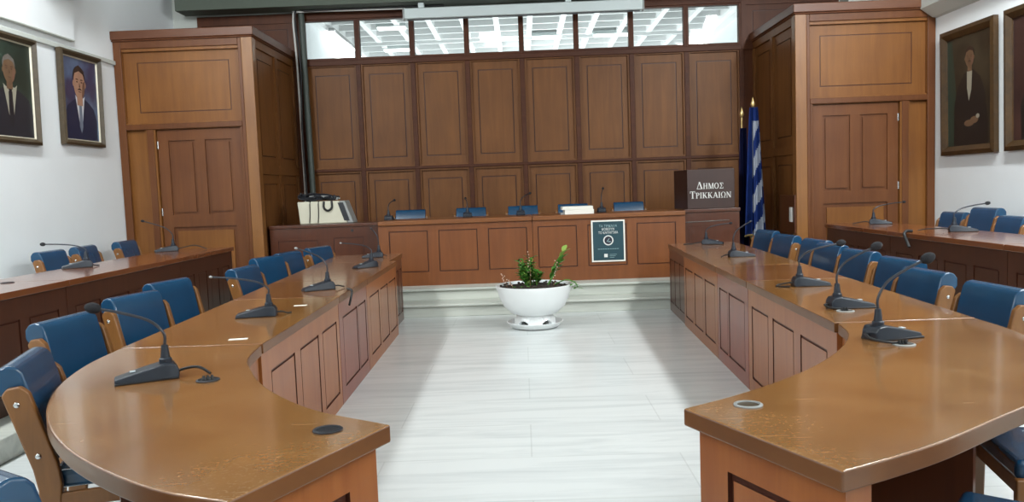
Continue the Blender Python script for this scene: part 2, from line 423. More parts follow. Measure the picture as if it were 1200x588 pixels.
# ------------------------------------------------------------------ wooden lobbies in both corners
def lobby(side):
    s = -1 if side == 'left' else 1
    if s < 0: xo, xi = XL, -3.21
    else: xo, xi = XR, 3.335
    X = lambda a: (xi - a) if s < 0 else (xi + a)     # a = distance from the inner front corner towards the side wall
    Wd = abs(xo-xi); YF = 9.72
    base = .145
    root = struct(empty('wall_lobby_%s' % side, ((xo+xi)/2, YF, base)))
    root_loc = V(root.location)
    def P(o): o.parent = root; o.location = V(o.location)-root_loc; return o
    fm = (lambda u, v, d: V((xi-u, YF+d, base+v))) if s < 0 else (lambda u, v, d: V((xi+u, YF+d, base+v)))
    T = 3.415-base
    # front: upper panel, sidelight panel, door opening
    dz = 2.33-base; d0, d1 = .2, 1.245
    r = [(.16, 2.42-base, Wd-.10, 3.275-base, .045, 0), (.16, 2.405-base, Wd-.10, 2.42-base, .01, 0)]
    r += panel(.30, 2.54-base, Wd-.26, 3.15-base, .012, .054, .043)
    r += [(d1+.12, .06, Wd-.09, dz, .045, 0)]
    r += [(d0, 0, d1, dz, .075, 0)]
    P(mk('front_panel', relief(Wd, T, r, fm, .1), [W_VEST, W_GROOVEL]))
    bm = bmesh.new()
    def bx(a0, a1, y0, y1, z0, z1): box(bm, min(X(a0), X(a1)), max(X(a0), X(a1)), y0, y1, z0, z1)
    bx(.125, .165, YF-.02, YF+.0, base, 3.415); bx(Wd-.1, Wd-.01, YF-.02, YF+.0, base, 3.415)
    bx(.165, Wd-.1, YF-.022, YF, 2.335, 2.40); bx(.165, Wd-.1, YF-.02, YF, 3.31, 3.415)
    bx(d1+.02, d1+.10, YF-.015, YF, base, 2.335); bx(.165, .195, YF-.015, YF, base, 2.335)
    P(mk('front_frame', bm, W_VESTF, bevel=.006))
    bm = bmesh.new(); bx(-.012, .125, YF-.025, YF+.1, base, 3.415)
    P(mk('corner_post', bm, W_VESTL, bevel=.008))
    bm = bmesh.new(); bx(-.04, Wd, YF-.06, YB, 3.415, 3.52); bx(-.025, Wd, YF-.045, YB, 3.395, 3.415)
    P(mk('cornice', bm, W_VESTX, bevel=.01))
    # inner side, two bays
    L = YB-(YF+.1); b2 = .302
    fs = lambda u, v, d: V((xi + (d if s > 0 else -d), YF+.1+u, b2+v))
    r = []
    for k in range(2):
        u0, u1 = k*L/2+.05, (k+1)*L/2-.05
        for v0, v1 in ((1.855-b2, 3.30-b2), (.36-b2, 1.75-b2)):
            r.append((u0, v0, u1, v1, .03, 0)); r += panel(u0+.1, v0+.12, u1-.1, v1-.12, .012, .045, .028)
    P(mk('side_panel', relief(L, 3.395-b2, r, fs, .08), [W_WALL, W_GROOVE]))
    # door
    dn = struct(empty('door_%d' % (1 if s < 0 else 2), (X((d0+d1)/2), YF+.03, base)))
    dw = d1-d0-.016; dh = dz-.012
    fd = lambda u, v, d: V((-dw/2+u, d, v+.006))
    if s < 0: pu = [(.13, .46), (.58, .91)]
    else: pu = [(.12, .45), (.57, .90)]
    r = []
    for a, b in pu: r += [(a, 1.13, b, dh-.13, .02, 1), (a+.035, 1.165, b-.035, dh-.165, .004, 0)]
    r += [(pu[0][0], .15, pu[1][1], .98, .02, 1), (pu[0][0]+.045, .2, pu[1][1]-.045, .93, .002, 2)]
    o = mk('door_leaf', relief(dw, dh, r, fd, .04), [W_DOOR, W_VESTF, W_VEST]); o.parent = dn
    hx = (-dw/2+.002) if s < 0 else (dw/2-.002)
    for z in (.35, 1.18, 2.0):
        bm = bmesh.new(); tube(bm, [(hx, -.008, z-.045), (hx, -.008, z+.045)], .009, 8)
        bm2 = mk('hinge', bm, CHROME, dn, smooth=True)
    return root
lobby('left'); lobby('right')

# ------------------------------------------------------------------ inner council desks
ZT = .76
def fl(y): return -1.275 - .012*(y-3.7)
def fr(y): return 1.475 + .032*(y-3.75)
def ol(y): return -1.95 - .042*(y-3.7)
def orr(y): return 2.13 + .05*(y-3.75)

def desk_unit(side, y0, y1, panels, wtop, wface, label, inset=0, endcut=0):
    s = 1 if side == 'L' else -1          # direction of the front (inwards)
    f = fl if s > 0 else fr; o_ = ol if s > 0 else orr
    cx, cy = (f(y0)+o_(y0))/2, (y0+y1)/2
    t = empty('council_desk', (cx, cy, 0), 0, label, 'desk', None)
    A, B = (f(y0)-s*inset, y0+.004), (f(y1)-s*inset, y1-.004)
    C, D = (o_(y1), y1-.004), (o_(y0), y0+.004)
    loc = lambda p: (p[0]-cx, p[1]-cy)
    bm = bmesh.new()
    pts = [loc((A[0]+s*.012, A[1])), loc((B[0]+s*.012, B[1])), loc(C), loc(D)]
    if s > 0: pts = pts[::-1]
    pts = pts if s < 0 else pts
    prism(bm, pts, .71, ZT, 0, 1)
    mk('tabletop', bm, [wtop, W_EDGE], t, bevel=.004)
    a, b = loc(A), loc(B)
    if s > 0: fm, L = plane_map(a, b, .0); pr = [(p0-y0, p1-y0) for p0, p1 in panels]
    else:
        fm, L = plane_map(b, a, .0); pr = [(y1-p1, y1-p0) for p0, p1 in panels]
    r = [(0, 0, L, .07, .0, 0)]
    for p0, p1 in pr:
        r += panel(max(.02, p0), .10, min(L-.02, p1), .60, .016, .009, .002)
    mk('front_panel', relief(L, .709, r, fm, .03), [wface, W_GROOVE], t)
    for y in (A[1], B[1]-.02):
        xs = sorted((f(y)-s*(inset+.031)-cx, f(y)-s*(inset+.28)-cx))
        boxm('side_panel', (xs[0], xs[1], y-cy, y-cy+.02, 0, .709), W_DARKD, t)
    return t
desk_unit('L', 3.72, 5.40, [(3.86, 4.29), (4.40, 4.82), (4.92, 5.32)], W_TOP, W_DESK, 'light brown panelled council desk next to the rounded end desk on the left')
desk_unit('L', 5.40, 6.45, [(5.52, 6.03), (6.07, 6.38)], W_TOP2, W_RED, 'narrow reddish council desk set between lighter ones in the left row')
desk_unit('L', 6.45, 8.10, [(6.58, 7.02), (7.12, 7.52), (7.62, 8.02)], W_TOP2, W_DESK, 'brown panelled council desk beyond the reddish unit in the left row')
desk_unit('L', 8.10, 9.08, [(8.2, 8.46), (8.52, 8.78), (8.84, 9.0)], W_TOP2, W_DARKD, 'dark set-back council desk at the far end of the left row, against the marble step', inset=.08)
desk_unit('R', 3.76, 5.45, [(3.90, 4.32), (4.44, 4.86), (4.96, 5.36)], W_TOP, W_DESK, 'light brown panelled council desk next to the rounded end desk on the right')
desk_unit('R', 5.45, 6.45, [(5.56, 6.05), (6.10, 6.38)], W_TOP2, W_RED, 'narrow reddish council desk set between lighter ones in the right row')
desk_unit('R', 6.45, 8.05, [(6.56, 6.98), (7.08, 7.48), (7.58, 7.96)], W_TOP, W_DESK, 'light brown panelled council desk beyond the reddish unit in the right row')
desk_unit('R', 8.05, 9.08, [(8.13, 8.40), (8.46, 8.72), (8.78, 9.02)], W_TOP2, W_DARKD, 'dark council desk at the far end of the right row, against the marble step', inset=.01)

def end_desk(side):
    if side == 'L':
        inner = catmull([(-.42,2.33),(-.67,2.50),(-.84,2.68),(-1.00,2.91),(-1.13,3.17),(-1.22,3.40),(-1.265,3.71)], 5)
        outer = catmull([(-1.95,3.71),(-1.925,3.42),(-1.87,3.16),(-1.79,2.92),(-1.67,2.67),(-1.51,2.42),(-1.31,2.18),(-1.09,1.98),(-.89,1.84),(-.70,1.76)], 5)
        lab = 'large rounded end desk at the front of the left row, scratched honey brown top'
        s = 1
    else:
        inner = catmull([(.47,2.40),(.67,2.54),(.89,2.73),(1.09,2.95),(1.28,3.22),(1.42,3.50),(1.475,3.75)], 5)
        outer = catmull([(2.13,3.75),(2.11,3.42),(2.03,3.10),(1.90,2.82),(1.72,2.56),(1.51,2.35),(1.31,2.20),(1.08,2.03),(.90,1.92),(.73,1.83)], 5)
        lab = 'large rounded end desk at the front of the right row, scratched honey brown top'
        s = -1
    cx, cy = sum(p.x for p in inner)/len(inner), 2.8
    t = empty('council_end_desk', (cx, cy, 0), 0, lab, 'desk')
    loc = lambda p: (p[0]-cx, p[1]-cy)
    pts = [loc(p) for p in inner] + [loc(p) for p in outer]
    if s > 0: pts = pts[::-1]
    bm = bmesh.new(); prism(bm, pts, .705, ZT, 0, 1)
    mk('tabletop', bm, [W_TOP, W_EDGE], t, bevel=.007)
    # near end panel
    tip, cor = inner[0], outer[-1]
    d = (cor-tip).normalized(); n_in = V((d.y, -d.x)) if s > 0 else V((-d.y, d.x))
    if n_in.dot(V((cx, cy))-tip) < 0: n_in = -n_in
    a = tip + d*.02 + n_in*.045; b = cor - d*.035 + n_in*.045
    if s > 0: fm, L = plane_map(loc(b), loc(a), 0)
    else: fm, L = plane_map(loc(a), loc(b), 0)
    # make sure that the front looks away from the desk
    r = panel(.13, .10, L-.13, .60, .022, .016, .004)
    fm2 = fm
    probe = fm(0, 0, .1)-fm(0, 0, 0)
    if probe.to_2d().dot(n_in) < 0:
        fm, L = plane_map(loc(a), loc(b), 0) if s > 0 else plane_map(loc(b), loc(a), 0)
    mk('end_panel', relief(L, .704, r, fm, .085), [W_DESK, W_GROOVE], t)
    # curved inner front
    off = []
    for i, p in enumerate(inner):
        tt = (inner[min(i+1, len(inner)-1)]-inner[max(0, i-1)]).normalized()
        n = V((-tt.y, tt.x)) * (1 if s > 0 else -1)
        if n.dot(V((-1.6*s, 3.0 if i > 12 else 2.4))-p) < 0: n = -n
        off.append((p + n*.02, n))
    off = off[2:]
    S = [0]
    for (p, _), (q, _) in zip(off, off[1:]): S.append(S[-1]+(q-p).length)
    def fc(u, v, dd):
        k = 0
        while k < len(S)-2 and u > S[k+1]: k += 1
        f = (u-S[k])/(S[k+1]-S[k]); p = off[k][0].lerp(off[k+1][0], f); n = off[k][1].lerp(off[k+1][1], f).normalized()
        q = p + n*dd
        return V((q.x-cx, q.y-cy, v))
    L = S[-1]; k = 4; r = []
    for i in range(k):
        r += panel(.06+i*(L-.06)/k, .10, i*(L-.06)/k + (L-.06)/k - .03, .60, .016, .009, .002)
    cuts = [round(L*i/40, 5) for i in range(41)]
    mk('front_panel', relief(L, .704, r, fc, .03, cuts), [W_DESK, W_GROOVE], t)
    # inner support below the top
    q0 = inner[len(inner)//2]; q1 = outer[len(outer)//2]
    dd = (q1-q0); p0 = q0+dd*.14; p1 = q0+dd*.72
    fm, L = plane_map(loc(p0), loc(p1), 0)
    mk('support_panel', relief(L, .704, [], fm, .025), W_DARKD, t)
    return t
end_desk('L'); end_desk('R')

# ------------------------------------------------------------------ rear desks on the side platforms
PZ = .145; RT = .92
def rear_desk(side, y0, y1, label):
    s = 1 if side == 'L' else -1
    xf = -3.26 if s > 0 else 3.47
    cx, cy = xf-s*.33, (y0+y1)/2
    t = empty('rear_desk', (cx, cy, PZ), 0, label, 'desk')
    L = y1-y0-.006
    xs = sorted((xf-cx, xf-s*.66-cx))
    bm = bmesh.new(); box(bm, xs[0], xs[1], -L/2, L/2, RT-PZ-.045, RT-PZ)
    mk('tabletop', bm, [W_REARTOP], t, bevel=.005)
    x = xf-s*.03-cx
    if s > 0: fm, L2 = plane_map((x, -L/2), (x, L/2), 0)
    else: fm, L2 = plane_map((x, L/2), (x, -L/2), 0)
    n = 4; g = .1; w = (L-g*(n+1))/n; r = []
    for i in range(n): r += panel(g+i*(w+g), .12, g+i*(w+g)+w, .58, .014, .012, .003)
    mk('front_panel', relief(L, RT-PZ-.046, r, fm, .03), [W_REAR, W_GROOVE], t)
    xs = sorted((xf-s*.062-cx, xf-s*.34-cx))
    for y in (-L/2, L/2-.025): boxm('side_panel', (xs[0], xs[1], y, y+.025, 0, RT-PZ-.046), W_REAR, t)
rear_desk('L', 3.75, 5.6, 'dark wooden rear desk by the left wall, nearest one cut by the photo edge')
rear_desk('L', 5.6, 7.5, 'dark rear desk by the left wall carrying the white-lit microphone')
rear_desk('L', 7.5, 8.85, 'dark wooden rear desk by the left wall, in front of the left lobby door')
rear_desk('R', 3.9, 5.78, 'dark rear desk by the right wall, the nearest, with a white sheet on it')
rear_desk('R', 5.78, 7.62, 'dark rear desk by the right wall with a black cable hanging over its front')
rear_desk('R', 7.62, 9.2, 'dark wooden rear desk by the right wall, in front of the right lobby door')

# ------------------------------------------------------------------ dais
DZ = .302
def dais():
    for (x0, x1, lab) in ((-1.785, .105, 'left half of the long raised presiding bench facing the plant'), (.11, 1.975, 'right half of the long raised presiding bench with a poster stuck on it')):
        cx = (x0+x1)/2; w = x1-x0
        t = empty('presiding_bench', (cx, 9.72, DZ), 0, lab, 'bench desk')
        bm = bmesh.new(); box(bm, -w/2, w/2, -.03, .70, .755, .81)
        mk('benchtop', bm, W_DAISX, t, bevel=.008)
        cs = (-1.42, -.81, -.20) if x0 < 0 else (.41, 1.02, 1.62)
        r = []
        for c in cs: r += panel(c-cx+w/2-.24, .17, c-cx+w/2+.24, .68, .012, .012, .003)
        mk('front_panel', relief(w, .754, r, lambda u, v, d: V((-w/2+u, d, v)), .03), [W_DAIS, W_GROOVE], t)
        for a in (-w/2+.001, w/2-.031): boxm('side_panel', (a, a+.03, .031, .66, 0, .754), W_DAIS, t)
dais()
# low cabinets either side of the bench
t = empty('low_cabinet', (-2.5, 9.92, DZ), 0, 'low dark red-brown cabinet in the left corner under the beige machine', 'cabinet')
boxm('cabinet_top', (-.70, .71, -.02, .5, .755, .795), W_DARKD, t, bevel=.006)
r = panel(.10, .14, .60, .60, .012, .012, .003) + panel(.80, .14, 1.18, .62, .012, .012, .003)
mk('front_panel', relief(1.40, .754, r, lambda u, v, d: V((-.69+u, d, v)), .03), [W_DARKD, W_GROOVE], t)
boxm('carcass', (-.69, .70, .031, .48, 0, .754), W_DARKD, t)
bm = bmesh.new(); tube(bm, [(.35, .002, .705), (.35, -.008, .705)], .018, 12); mk('lock', bm, DARKP, t, smooth=True)

t = empty('lectern_cabinet', (2.34, 9.92, DZ), 0, 'red-brown wooden cabinet under the lettered sign box, right of the bench', 'cabinet')
boxm('cabinet_top', (-.34, .36, -.02, .52, .775, .815), W_DARKD, t, bevel=.006)
mk('front_panel', relief(.68, .774, panel(.04, .1, .64, .60, .01, .006, .002), lambda u, v, d: V((-.33+u, d, v)), .03), [W_DARKD, W_DARKD], t)
boxm('carcass', (-.33, .35, .031, .5, 0, .774), W_DARKD, t)
bm = bmesh.new(); tube(bm, [(-.32, -.006, .655), (.22, -.006, .665)], .005, 8); mk('metal_rail', bm, CHROME, t, smooth=True)

# sign box with Greek lettering
SG = empty('sign_box', (2.33, 9.97, DZ+.815), 0, 'dark brown sign box with white Greek lettering on the right cabinet', 'sign')
bm = bmesh.new(); prism(bm, [(-.27, 0), (.32, 0), (.32, .40), (-.36, .40)], 0, .49)
mk('box', bm, SIGNB, SG, bevel=.006)
def stroke(bm, x0, y0, x1, y1, w, S):
    """stroke with horizontal extent w from (x0,y0) to (x1,y1)"""
    pts = [(x0-w/2, y0), (x0+w/2, y0), (x1+w/2, y1), (x1-w/2, y1)]
    prism(bm, pts, 0, .004, f=S)
def bar(bm, x0, x1, y0, y1, S): prism(bm, [(x0, y0), (x1, y0), (x1, y1), (x0, y1)], 0, .004, f=S)
def ring(bm, cx, cy, rx, ry, tx, ty, S, a0=0, a1=2*PI, n=28):
    for i in range(n):
        a, b = a0+(a1-a0)*i/n, a0+(a1-a0)*(i+1)/n
        pts = [(cx+rx*math.cos(a), cy+ry*math.sin(a)), (cx+rx*math.cos(b), cy+ry*math.sin(b)), (cx+(rx-tx)*math.cos(b), cy+(ry-ty)*math.sin(b)), (cx+(rx-tx)*math.cos(a), cy+(ry-ty)*math.sin(a))]
        prism(bm, pts, 0, .004, f=S)
K, T_, SF = .17, .075, .05
def serif(bm, x, y, S, w=.36): bar(bm, x-w/2, x+w/2, y, y+SF, S)
def glyph(bm, ch, S):
    if ch == 'Δ':
        stroke(bm, .08, 0, .46, 1, T_, S); stroke(bm, .86, 0, .46, 1, K+.04, S); bar(bm, .04, .97, 0, .07, S); return 1.0
    if ch == 'Η':
        for x in (.2, .75): stroke(bm, x, 0, x, 1, K, S); serif(bm, x, 0, S); serif(bm, x, 1-SF, S)
        bar(bm, .2, .75, .48, .55, S); return .98
    if ch == 'Μ':
        stroke(bm, .15, 0, .15, 1, T_, S); stroke(bm, .95, 0, .95, 1, K, S); stroke(bm, .55, 0, .22, 1, K, S); stroke(bm, .55, 0, .9, 1, T_, S)
        serif(bm, .15, 0, S, .28); serif(bm, .95, 0, S); serif(bm, .15, 1-SF, S, .3); serif(bm, .97, 1-SF, S, .3); return 1.15
    if ch == 'Ο': ring(bm, .46, .5, .44, .52, .16, .06, S); return .95
    if ch == 'Σ':
        bar(bm, .08, .78, .92, 1, S); bar(bm, .08, .8, 0, .08, S); stroke(bm, .5, .5, .2, 1, K, S); stroke(bm, .14, .0, .5, .5, T_+.03, S)
        bar(bm, .72, .78, .72, 1, S); bar(bm, .75, .81, 0, .28, S); return .88
    if ch == 'Τ':
        stroke(bm, .42, 0, .42, 1, K, S); serif(bm, .42, 0, S); bar(bm, .04, .8, .93, 1, S); bar(bm, .04, .1, .7, 1, S); bar(bm, .74, .8, .7, 1, S); return .84
    if ch == 'Ρ':
        stroke(bm, .2, 0, .2, 1, K, S); serif(bm, .2, 0, S); serif(bm, .16, 1-SF, S, .28)
        ring(bm, .34, .74, .36, .26, .15, .06, S, -PI/2, PI/2, 14); bar(bm, .2, .36, .94, 1, S); bar(bm, .2, .36, .48, .54, S); return .74
    if ch == 'Ι': stroke(bm, .2, 0, .2, 1, K, S); serif(bm, .2, 0, S); serif(bm, .2, 1-SF, S); return .42
    if ch == 'Κ':
        stroke(bm, .2, 0, .2, 1, K, S); serif(bm, .2, 0, S); serif(bm, .2, 1-SF, S)
        stroke(bm, .3, .42, .74, 1, T_, S); stroke(bm, .78, 0, .42, .56, K+.03, S); serif(bm, .8, 0, S, .3); serif(bm, .74, 1-SF, S, .3); return .96
    if ch == 'Α':
        stroke(bm, .1, 0, .45, 1, T_, S); stroke(bm, .8, 0, .45, 1, K+.03, S); bar(bm, .22, .66, .3, .37, S); serif(bm, .1, 0, S, .26); serif(bm, .8, 0, S, .32); return .93
    if ch == 'Ω':
        ring(bm, .48, .56, .44, .46, .15, .06, S, -PI*.28, PI*1.28, 26); bar(bm, .06, .38, 0, .08, S); bar(bm, .58, .9, 0, .08, S)
        stroke(bm, .33, .04, .26, .22, .08, S); stroke(bm, .63, .04, .70, .22, .08, S); return .98
    if ch == 'Ν':
        stroke(bm, .15, 0, .15, 1, T_, S); stroke(bm, .8, 0, .8, 1, T_, S); stroke(bm, .8, 0, .15, 1, K+.03, S)
        serif(bm, .15, 0, S, .28); serif(bm, .8, 1-SF, S, .3); serif(bm, .12, 1-SF, S, .26); return .97
def sign_line(txt, cx, z, h, width):
    # measure, then lay out centred with a larger first letter
    tmp = bmesh.new(); adv = []
    for i, ch in enumerate(txt):
        k = 1.25 if i == 0 else 1; adv.append(glyph(tmp, ch, lambda a, b, c: V((a, b, c)))*k+.06)
    tmp.free(); tot = sum(adv); sx = width/tot; x = cx-width/2
    bm = bmesh.new()
    for i, ch in enumerate(txt):
        k = 1.25 if i == 0 else 1
        S = (lambda a, b, c, x=x, k=k: V((x+a*sx*k, -c-.0005, z+b*h*k)))
        glyph(bm, ch, S); x += adv[i]*sx
    mk('lettering', bm, LETTER, SG)
sign_line('ΔΗΜΟΣ', .015, .245, .072, .34)
sign_line('ΤΡΙΚΚΑΙΩΝ', .02, .13, .072, .52)

# poster on the bench front
PO = empty('poster', (1.03, 9.715, .52), 0, 'dark teal poster with white border and circle, stuck on the bench front', 'poster')
bm = bmesh.new(); box(bm, -.205, .205, -.006, 0, 0, .51); mk('sheet', bm, PAPER, PO)
bm = bmesh.new(); box(bm, -.187, .187, -.008, -.005, .018, .492); mk('printed_field', bm, POSTG, PO)
def text(body, x, z, size, mat, parent, width=None):
    cu = bpy.data.curves.new('print', 'FONT'); cu.body = body; cu.size = size; cu.align_x = 'CENTER'; cu.extrude = .0006
    to = bpy.data.objects.new('print', cu); COL.objects.link(to)
    dg = bpy.context.evaluated_depsgraph_get()
    me = bpy.data.meshes.new_from_object(to.evaluated_get(dg)); bpy.data.objects.remove(to)
    xs = [v.co.x for v in me.vertices]; w = max(xs)-min(xs); k = (width/w) if width else 1
    for v in me.vertices: v.co = V((x+v.co.x*k, -.009-v.co.z, z+v.co.y))
    me.materials.clear(); me.materials.append(mat)
    o = bpy.data.objects.new('print', me); COL.objects.link(o); o.parent = parent; return o
text('ΤΑ ΤΡΙΚΑΛΑ', 0, .425, .04, POSTX, PO, .22)
text('ΚΟΒΟΥΝ', 0, .385, .042, LETTER, PO, .15)
text('ΤΟ ΚΑΠΝΙΣΜΑ', 0, .343, .042, LETTER, PO, .24)
PS = lambda a, b, h: V((a, -.008-h, b))
bm = bmesh.new(); ring(bm, 0, .262, .062, .062, .014, .014, PS); mk('ring_print', bm, LETTER, PO)
bm = bmesh.new(); prism(bm, [(.048*math.cos(i*PI/12), .262+.048*math.sin(i*PI/12)) for i in range(24)], 0, .001, f=PS); mk('disc_print', bm, POSTD, PO)
bm = bmesh.new(); stroke(bm, -.018, .245, .012, .285, .01, lambda a, b, h: V((a, -.009-h*.5, b))); bar(bm, -.004, .03, .24, .25, lambda a, b, h: V((a, -.009-h*.5, b))); mk('hands_print', bm, POSTX, PO)
bm = bmesh.new()
for k in range(9): bar(bm, -.13+k*.029, -.13+k*.029+.024, .154, .160, lambda a, b, h: V((a, -.008-h*.25, b)))
for k in range(3): bar(bm, .012, .10-.015*k, .086-k*.018, .090-k*.018, lambda a, b, h: V((a, -.008-h*.25, b)))
mk('small_print', bm, POSTX, PO)
bm = bmesh.new(); bar(bm, -.055, -.012, .055, .097, lambda a, b, h: V((a, -.008-h*.25, b))); mk('square_print', bm, LETTER, PO)

# stack of papers on the bench
t = empty('paper_stack', (.68, 9.93, 1.112), .04, 'stack of white papers on the bench, in front of the fourth chair', 'paper stack')
bm = bmesh.new(); box(bm, -.17, .19, -.12, .13, 0, .055); mk('lower_sheets', bm, PAPER, t, bevel=.002)
bm = bmesh.new(); box(bm, -.20, .18, -.12, .13, .056, .095); mk('upper_sheets', bm, PAPER, t, bevel=.002)
boxm('folder', (-.22, -.171, -.10, .13, 0, .02), GREYP, t)

# beige machine on the left cabinet
t = empty('beige_machine', (-2.52, 10.15, DZ+.796), 0, 'beige slope-fronted machine on the low cabinet in the left corner', 'machine')
bm = bmesh.new(); prism(bm, [(-.34, 0), (.27, 0), (.17, .285), (-.365, .285)], -.02, .26, f=lambda a, b, h: V((a, h, b)))
mk('housing', bm, BEIGE, t, bevel=.012)
bm = bmesh.new(); prism(bm, [(.275, .0), (.345, .0), (.245, .285), (.175, .285)], -.02, .26, f=lambda a, b, h: V((a, h, b)))
mk('sloped_rim', bm, GREYP, t, bevel=.01)
bm = bmesh.new(); prism(bm, [(.23, .03), (.30, .03), (.225, .262), (.155, .262)], -.026, -.019, f=lambda a, b, h: V((a, h, b)))
mk('control_strip', bm, DARKP, t, bevel=.004)
bm = bmesh.new(); tube(bm, catmull([(-.02, -.02, .28), (-.02, -.035, .20), (.03, -.04, .165), (.08, -.035, .20), (.08, -.02, .285)], 5), .014, 8)
mk('hose', bm, CABLE, t, smooth=True)
bm = bmesh.new()
for x in (-.20, -.09): tube(bm, catmull([(x+.005, -.01, .29), (x, -.03, .26), (x-.005, -.028, .12), (x-.015, -.03, .012)], 4), .006, 6)
mk('cord', bm, CABLE, t, smooth=True)
t = empty('cable_bundle', (-2.62, 10.17, DZ+.796+.292), 0, 'dark tangle of cables lying on top of the beige machine', 'cables')
bm = bmesh.new()
for k in range(9):
    pts = [(-.28+random.uniform(0, .06), random.uniform(.0, .2), .03+random.uniform(0, .07))]
    for q in range(5): pts.append((-.2+q*.1+random.uniform(-.03, .03), random.uniform(0, .2), random.uniform(.016, .115)*(1-.12*q)))
    tube(bm, catmull(pts, 4), .013, 6)
mk('dark_cables', bm, DARKP, t, smooth=True)
bm = bmesh.new()
for k in range(3):
    pts = [(-.12+q*.12, .05+.05*k+random.uniform(-.03, .03), .05+random.uniform(-.01, .03)-.012*q) for q in range(4)]
    tube(bm, catmull(pts, 4), .012, 6)
mk('pale_cables', bm, GREYP, t, smooth=True)

# vertical conduit and cables in the left corner
bm = bmesh.new(); tube(bm, [(-3.0, 11.38, 1.35), (-3.03, 11.38, 4.04)], .042, 12)
tag(mk('corner_pipe', bm, PIPE, smooth=True), 'grey vertical pipe in the left corner of the panelled wall', 'pipe')
bm = bmesh.new(); tube(bm, catmull([(-3.10, 11.33, 1.2), (-3.11, 11.36, 2.0), (-3.12, 11.36, 3.3), (-3.13, 11.34, 3.98), (-3.0, 11.3, 4.03), (-2.2, 11.3, 4.025), (-1.55, 11.3, 4.02)], 6), .014, 8)
tag(mk('white_cable', bm, LETTER, smooth=True), 'white cable running up beside the corner pipe and along the glazing top', 'cable')
bm = bmesh.new(); tube(bm, catmull([(-3.07, 11.30, 1.35), (-3.085, 11.30, 2.4), (-3.06, 11.31, 3.3), (-3.09, 11.28, 4.0), (-2.9, 11.26, 4.03), (-2.3, 11.26, 4.035), (-1.0, 11.26, 4.03)], 6), .013, 8)
tag(mk('black_cable', bm, CABLE, smooth=True), 'black cable running up beside the corner pipe', 'cable')

# projection screen case
t = empty('projection_screen', (.10, 11.15, 3.83), 0, 'white rolled-up projection screen case hung across the top of the transom', 'projection screen')
boxm('case', (-1.64, 1.64, -.06, .06, 0, .145), SCREENC, t, bevel=.015)
boxm('bottom_slot', (-1.6, 1.6, -.02, .03, -.008, 0), DARKP, t)
for x in (-1.4, .62): boxm('bracket', (x-.04, x+.04, -.05, .05, .145, .215), SCREENC, t, bevel=.005)
for x in (-1.655, 1.64): boxm('end_cap', (x, x+.015, -.062, .062, -.004, .148), GREYP, t)

# switch cabinet on the right lobby side
t = empty('switch_panel', (3.335, 10.0, 0.0), 0, 'small dark wooden wall box with white switch on the right lobby side', 'switch')
boxm('back_board', (-.03, -.001, -.28, .28, .78, 1.25), W_DARKD, t, bevel=.006)
boxm('switch_plate', (-.042, -.031, -.21, -.12, .92, 1.10), LETTER, t, bevel=.004)

# ------------------------------------------------------------------ flags
def flag(name, x, y, ztop, zbot, wtop, wbot, mats, pat, label, lean=0, fringe=True, pole_top=None, ph=0):
    t = empty(name, (x, y, DZ), 0, label, 'flag')
    z0, z1 = zbot-DZ, ztop-DZ
    bm = bmesh.new(); tube(bm, [(0, .03, .02), (lean, .03, pole_top-DZ)], .014, 10); mk('pole', bm, GOLD, t, smooth=True)
    bm = bmesh.new()
    lathe(bm, [(0, 0), (.016, .005), (.03, .04), (.02, .08), (.006, .12), (0, .14)], 12, (lean, .03, pole_top-DZ)); mk('finial', bm, GOLD, t, smooth=True)
    bm = bmesh.new(); lathe(bm, [(0, 0), (.09, 0), (.09, .03), (.05, .06), (.022, .09), (0, .09)], 20, (0, .03, 0)); mk('base', bm, DARKP, t, smooth=True)
    NS, NT = 64, 70; bm = bmesh.new(); G = []
    for j in range(NT+1):
        v = j/NT; row = []; w = wtop+(wbot-wtop)*v**.7
        for i in range(NS+1):
            u = i/NS
            fold = math.sin(u*PI*7+ph+v*1.4)*(.018+.045*v)
            xx = lean*(1-v)+(u-.5)*w + .25*w*math.sin(u*PI*3.5+ph)*.3
            zz = z1+(z0-z1)*v - .10*u*v + .04*math.sin(u*9+ph)*v
            row.append(bm.verts.new((xx, fold-.02-.03*v, zz)))
        G.append(row)
    for j in range(NT):
        for i in range(NS):
            f = bm.faces.new([G[j][i], G[j][i+1], G[j+1][i+1], G[j+1][i]]); f.material_index = pat((i+.5)/NS, (j+.5)/NT)
    bmesh.ops.solidify(bm, geom=bm.faces[:], thickness=.004)
    mk('cloth', bm, mats, t, smooth=True, angle=70)
    if fringe:
        bm = bmesh.new()
        tube(bm, [V(p) for p in [(lean*(0)+(u/20-.5)*wbot + .25*wbot*math.sin(u/20*PI*3.5+ph)*.3, math.sin(u/20*PI*7+ph+1.4)*.063-.05, z0-.10*u/20+.04*math.sin(u/20*9+ph)) for u in range(21)]], .012, 6)
        mk('fringe', bm, FRINGE, t, smooth=True)
    return t
def greek(u, v):
    if v < .10: return 0
    q = (v*7.6 + u*2.6) % 2
    if v < .45 and .30 < u < .44: return 1
    return 1 if q < 1.0 and u > .2 else 0
flag('greek_flag', 2.94, 10.12, 2.36, .74, .11, .25, [FLAGB, FLAGW], greek, 'blue and white striped flag hanging on its pole by the right lobby', lean=.0, pole_top=2.36)
flag('navy_flag', 2.84, 10.34, 2.12, .62, .08, .13, [FLAGN, FLAGN], lambda u, v: 0, 'dark navy flag hanging just behind the striped flag', pole_top=2.26, fringe=False, ph=1.3, lean=.02)

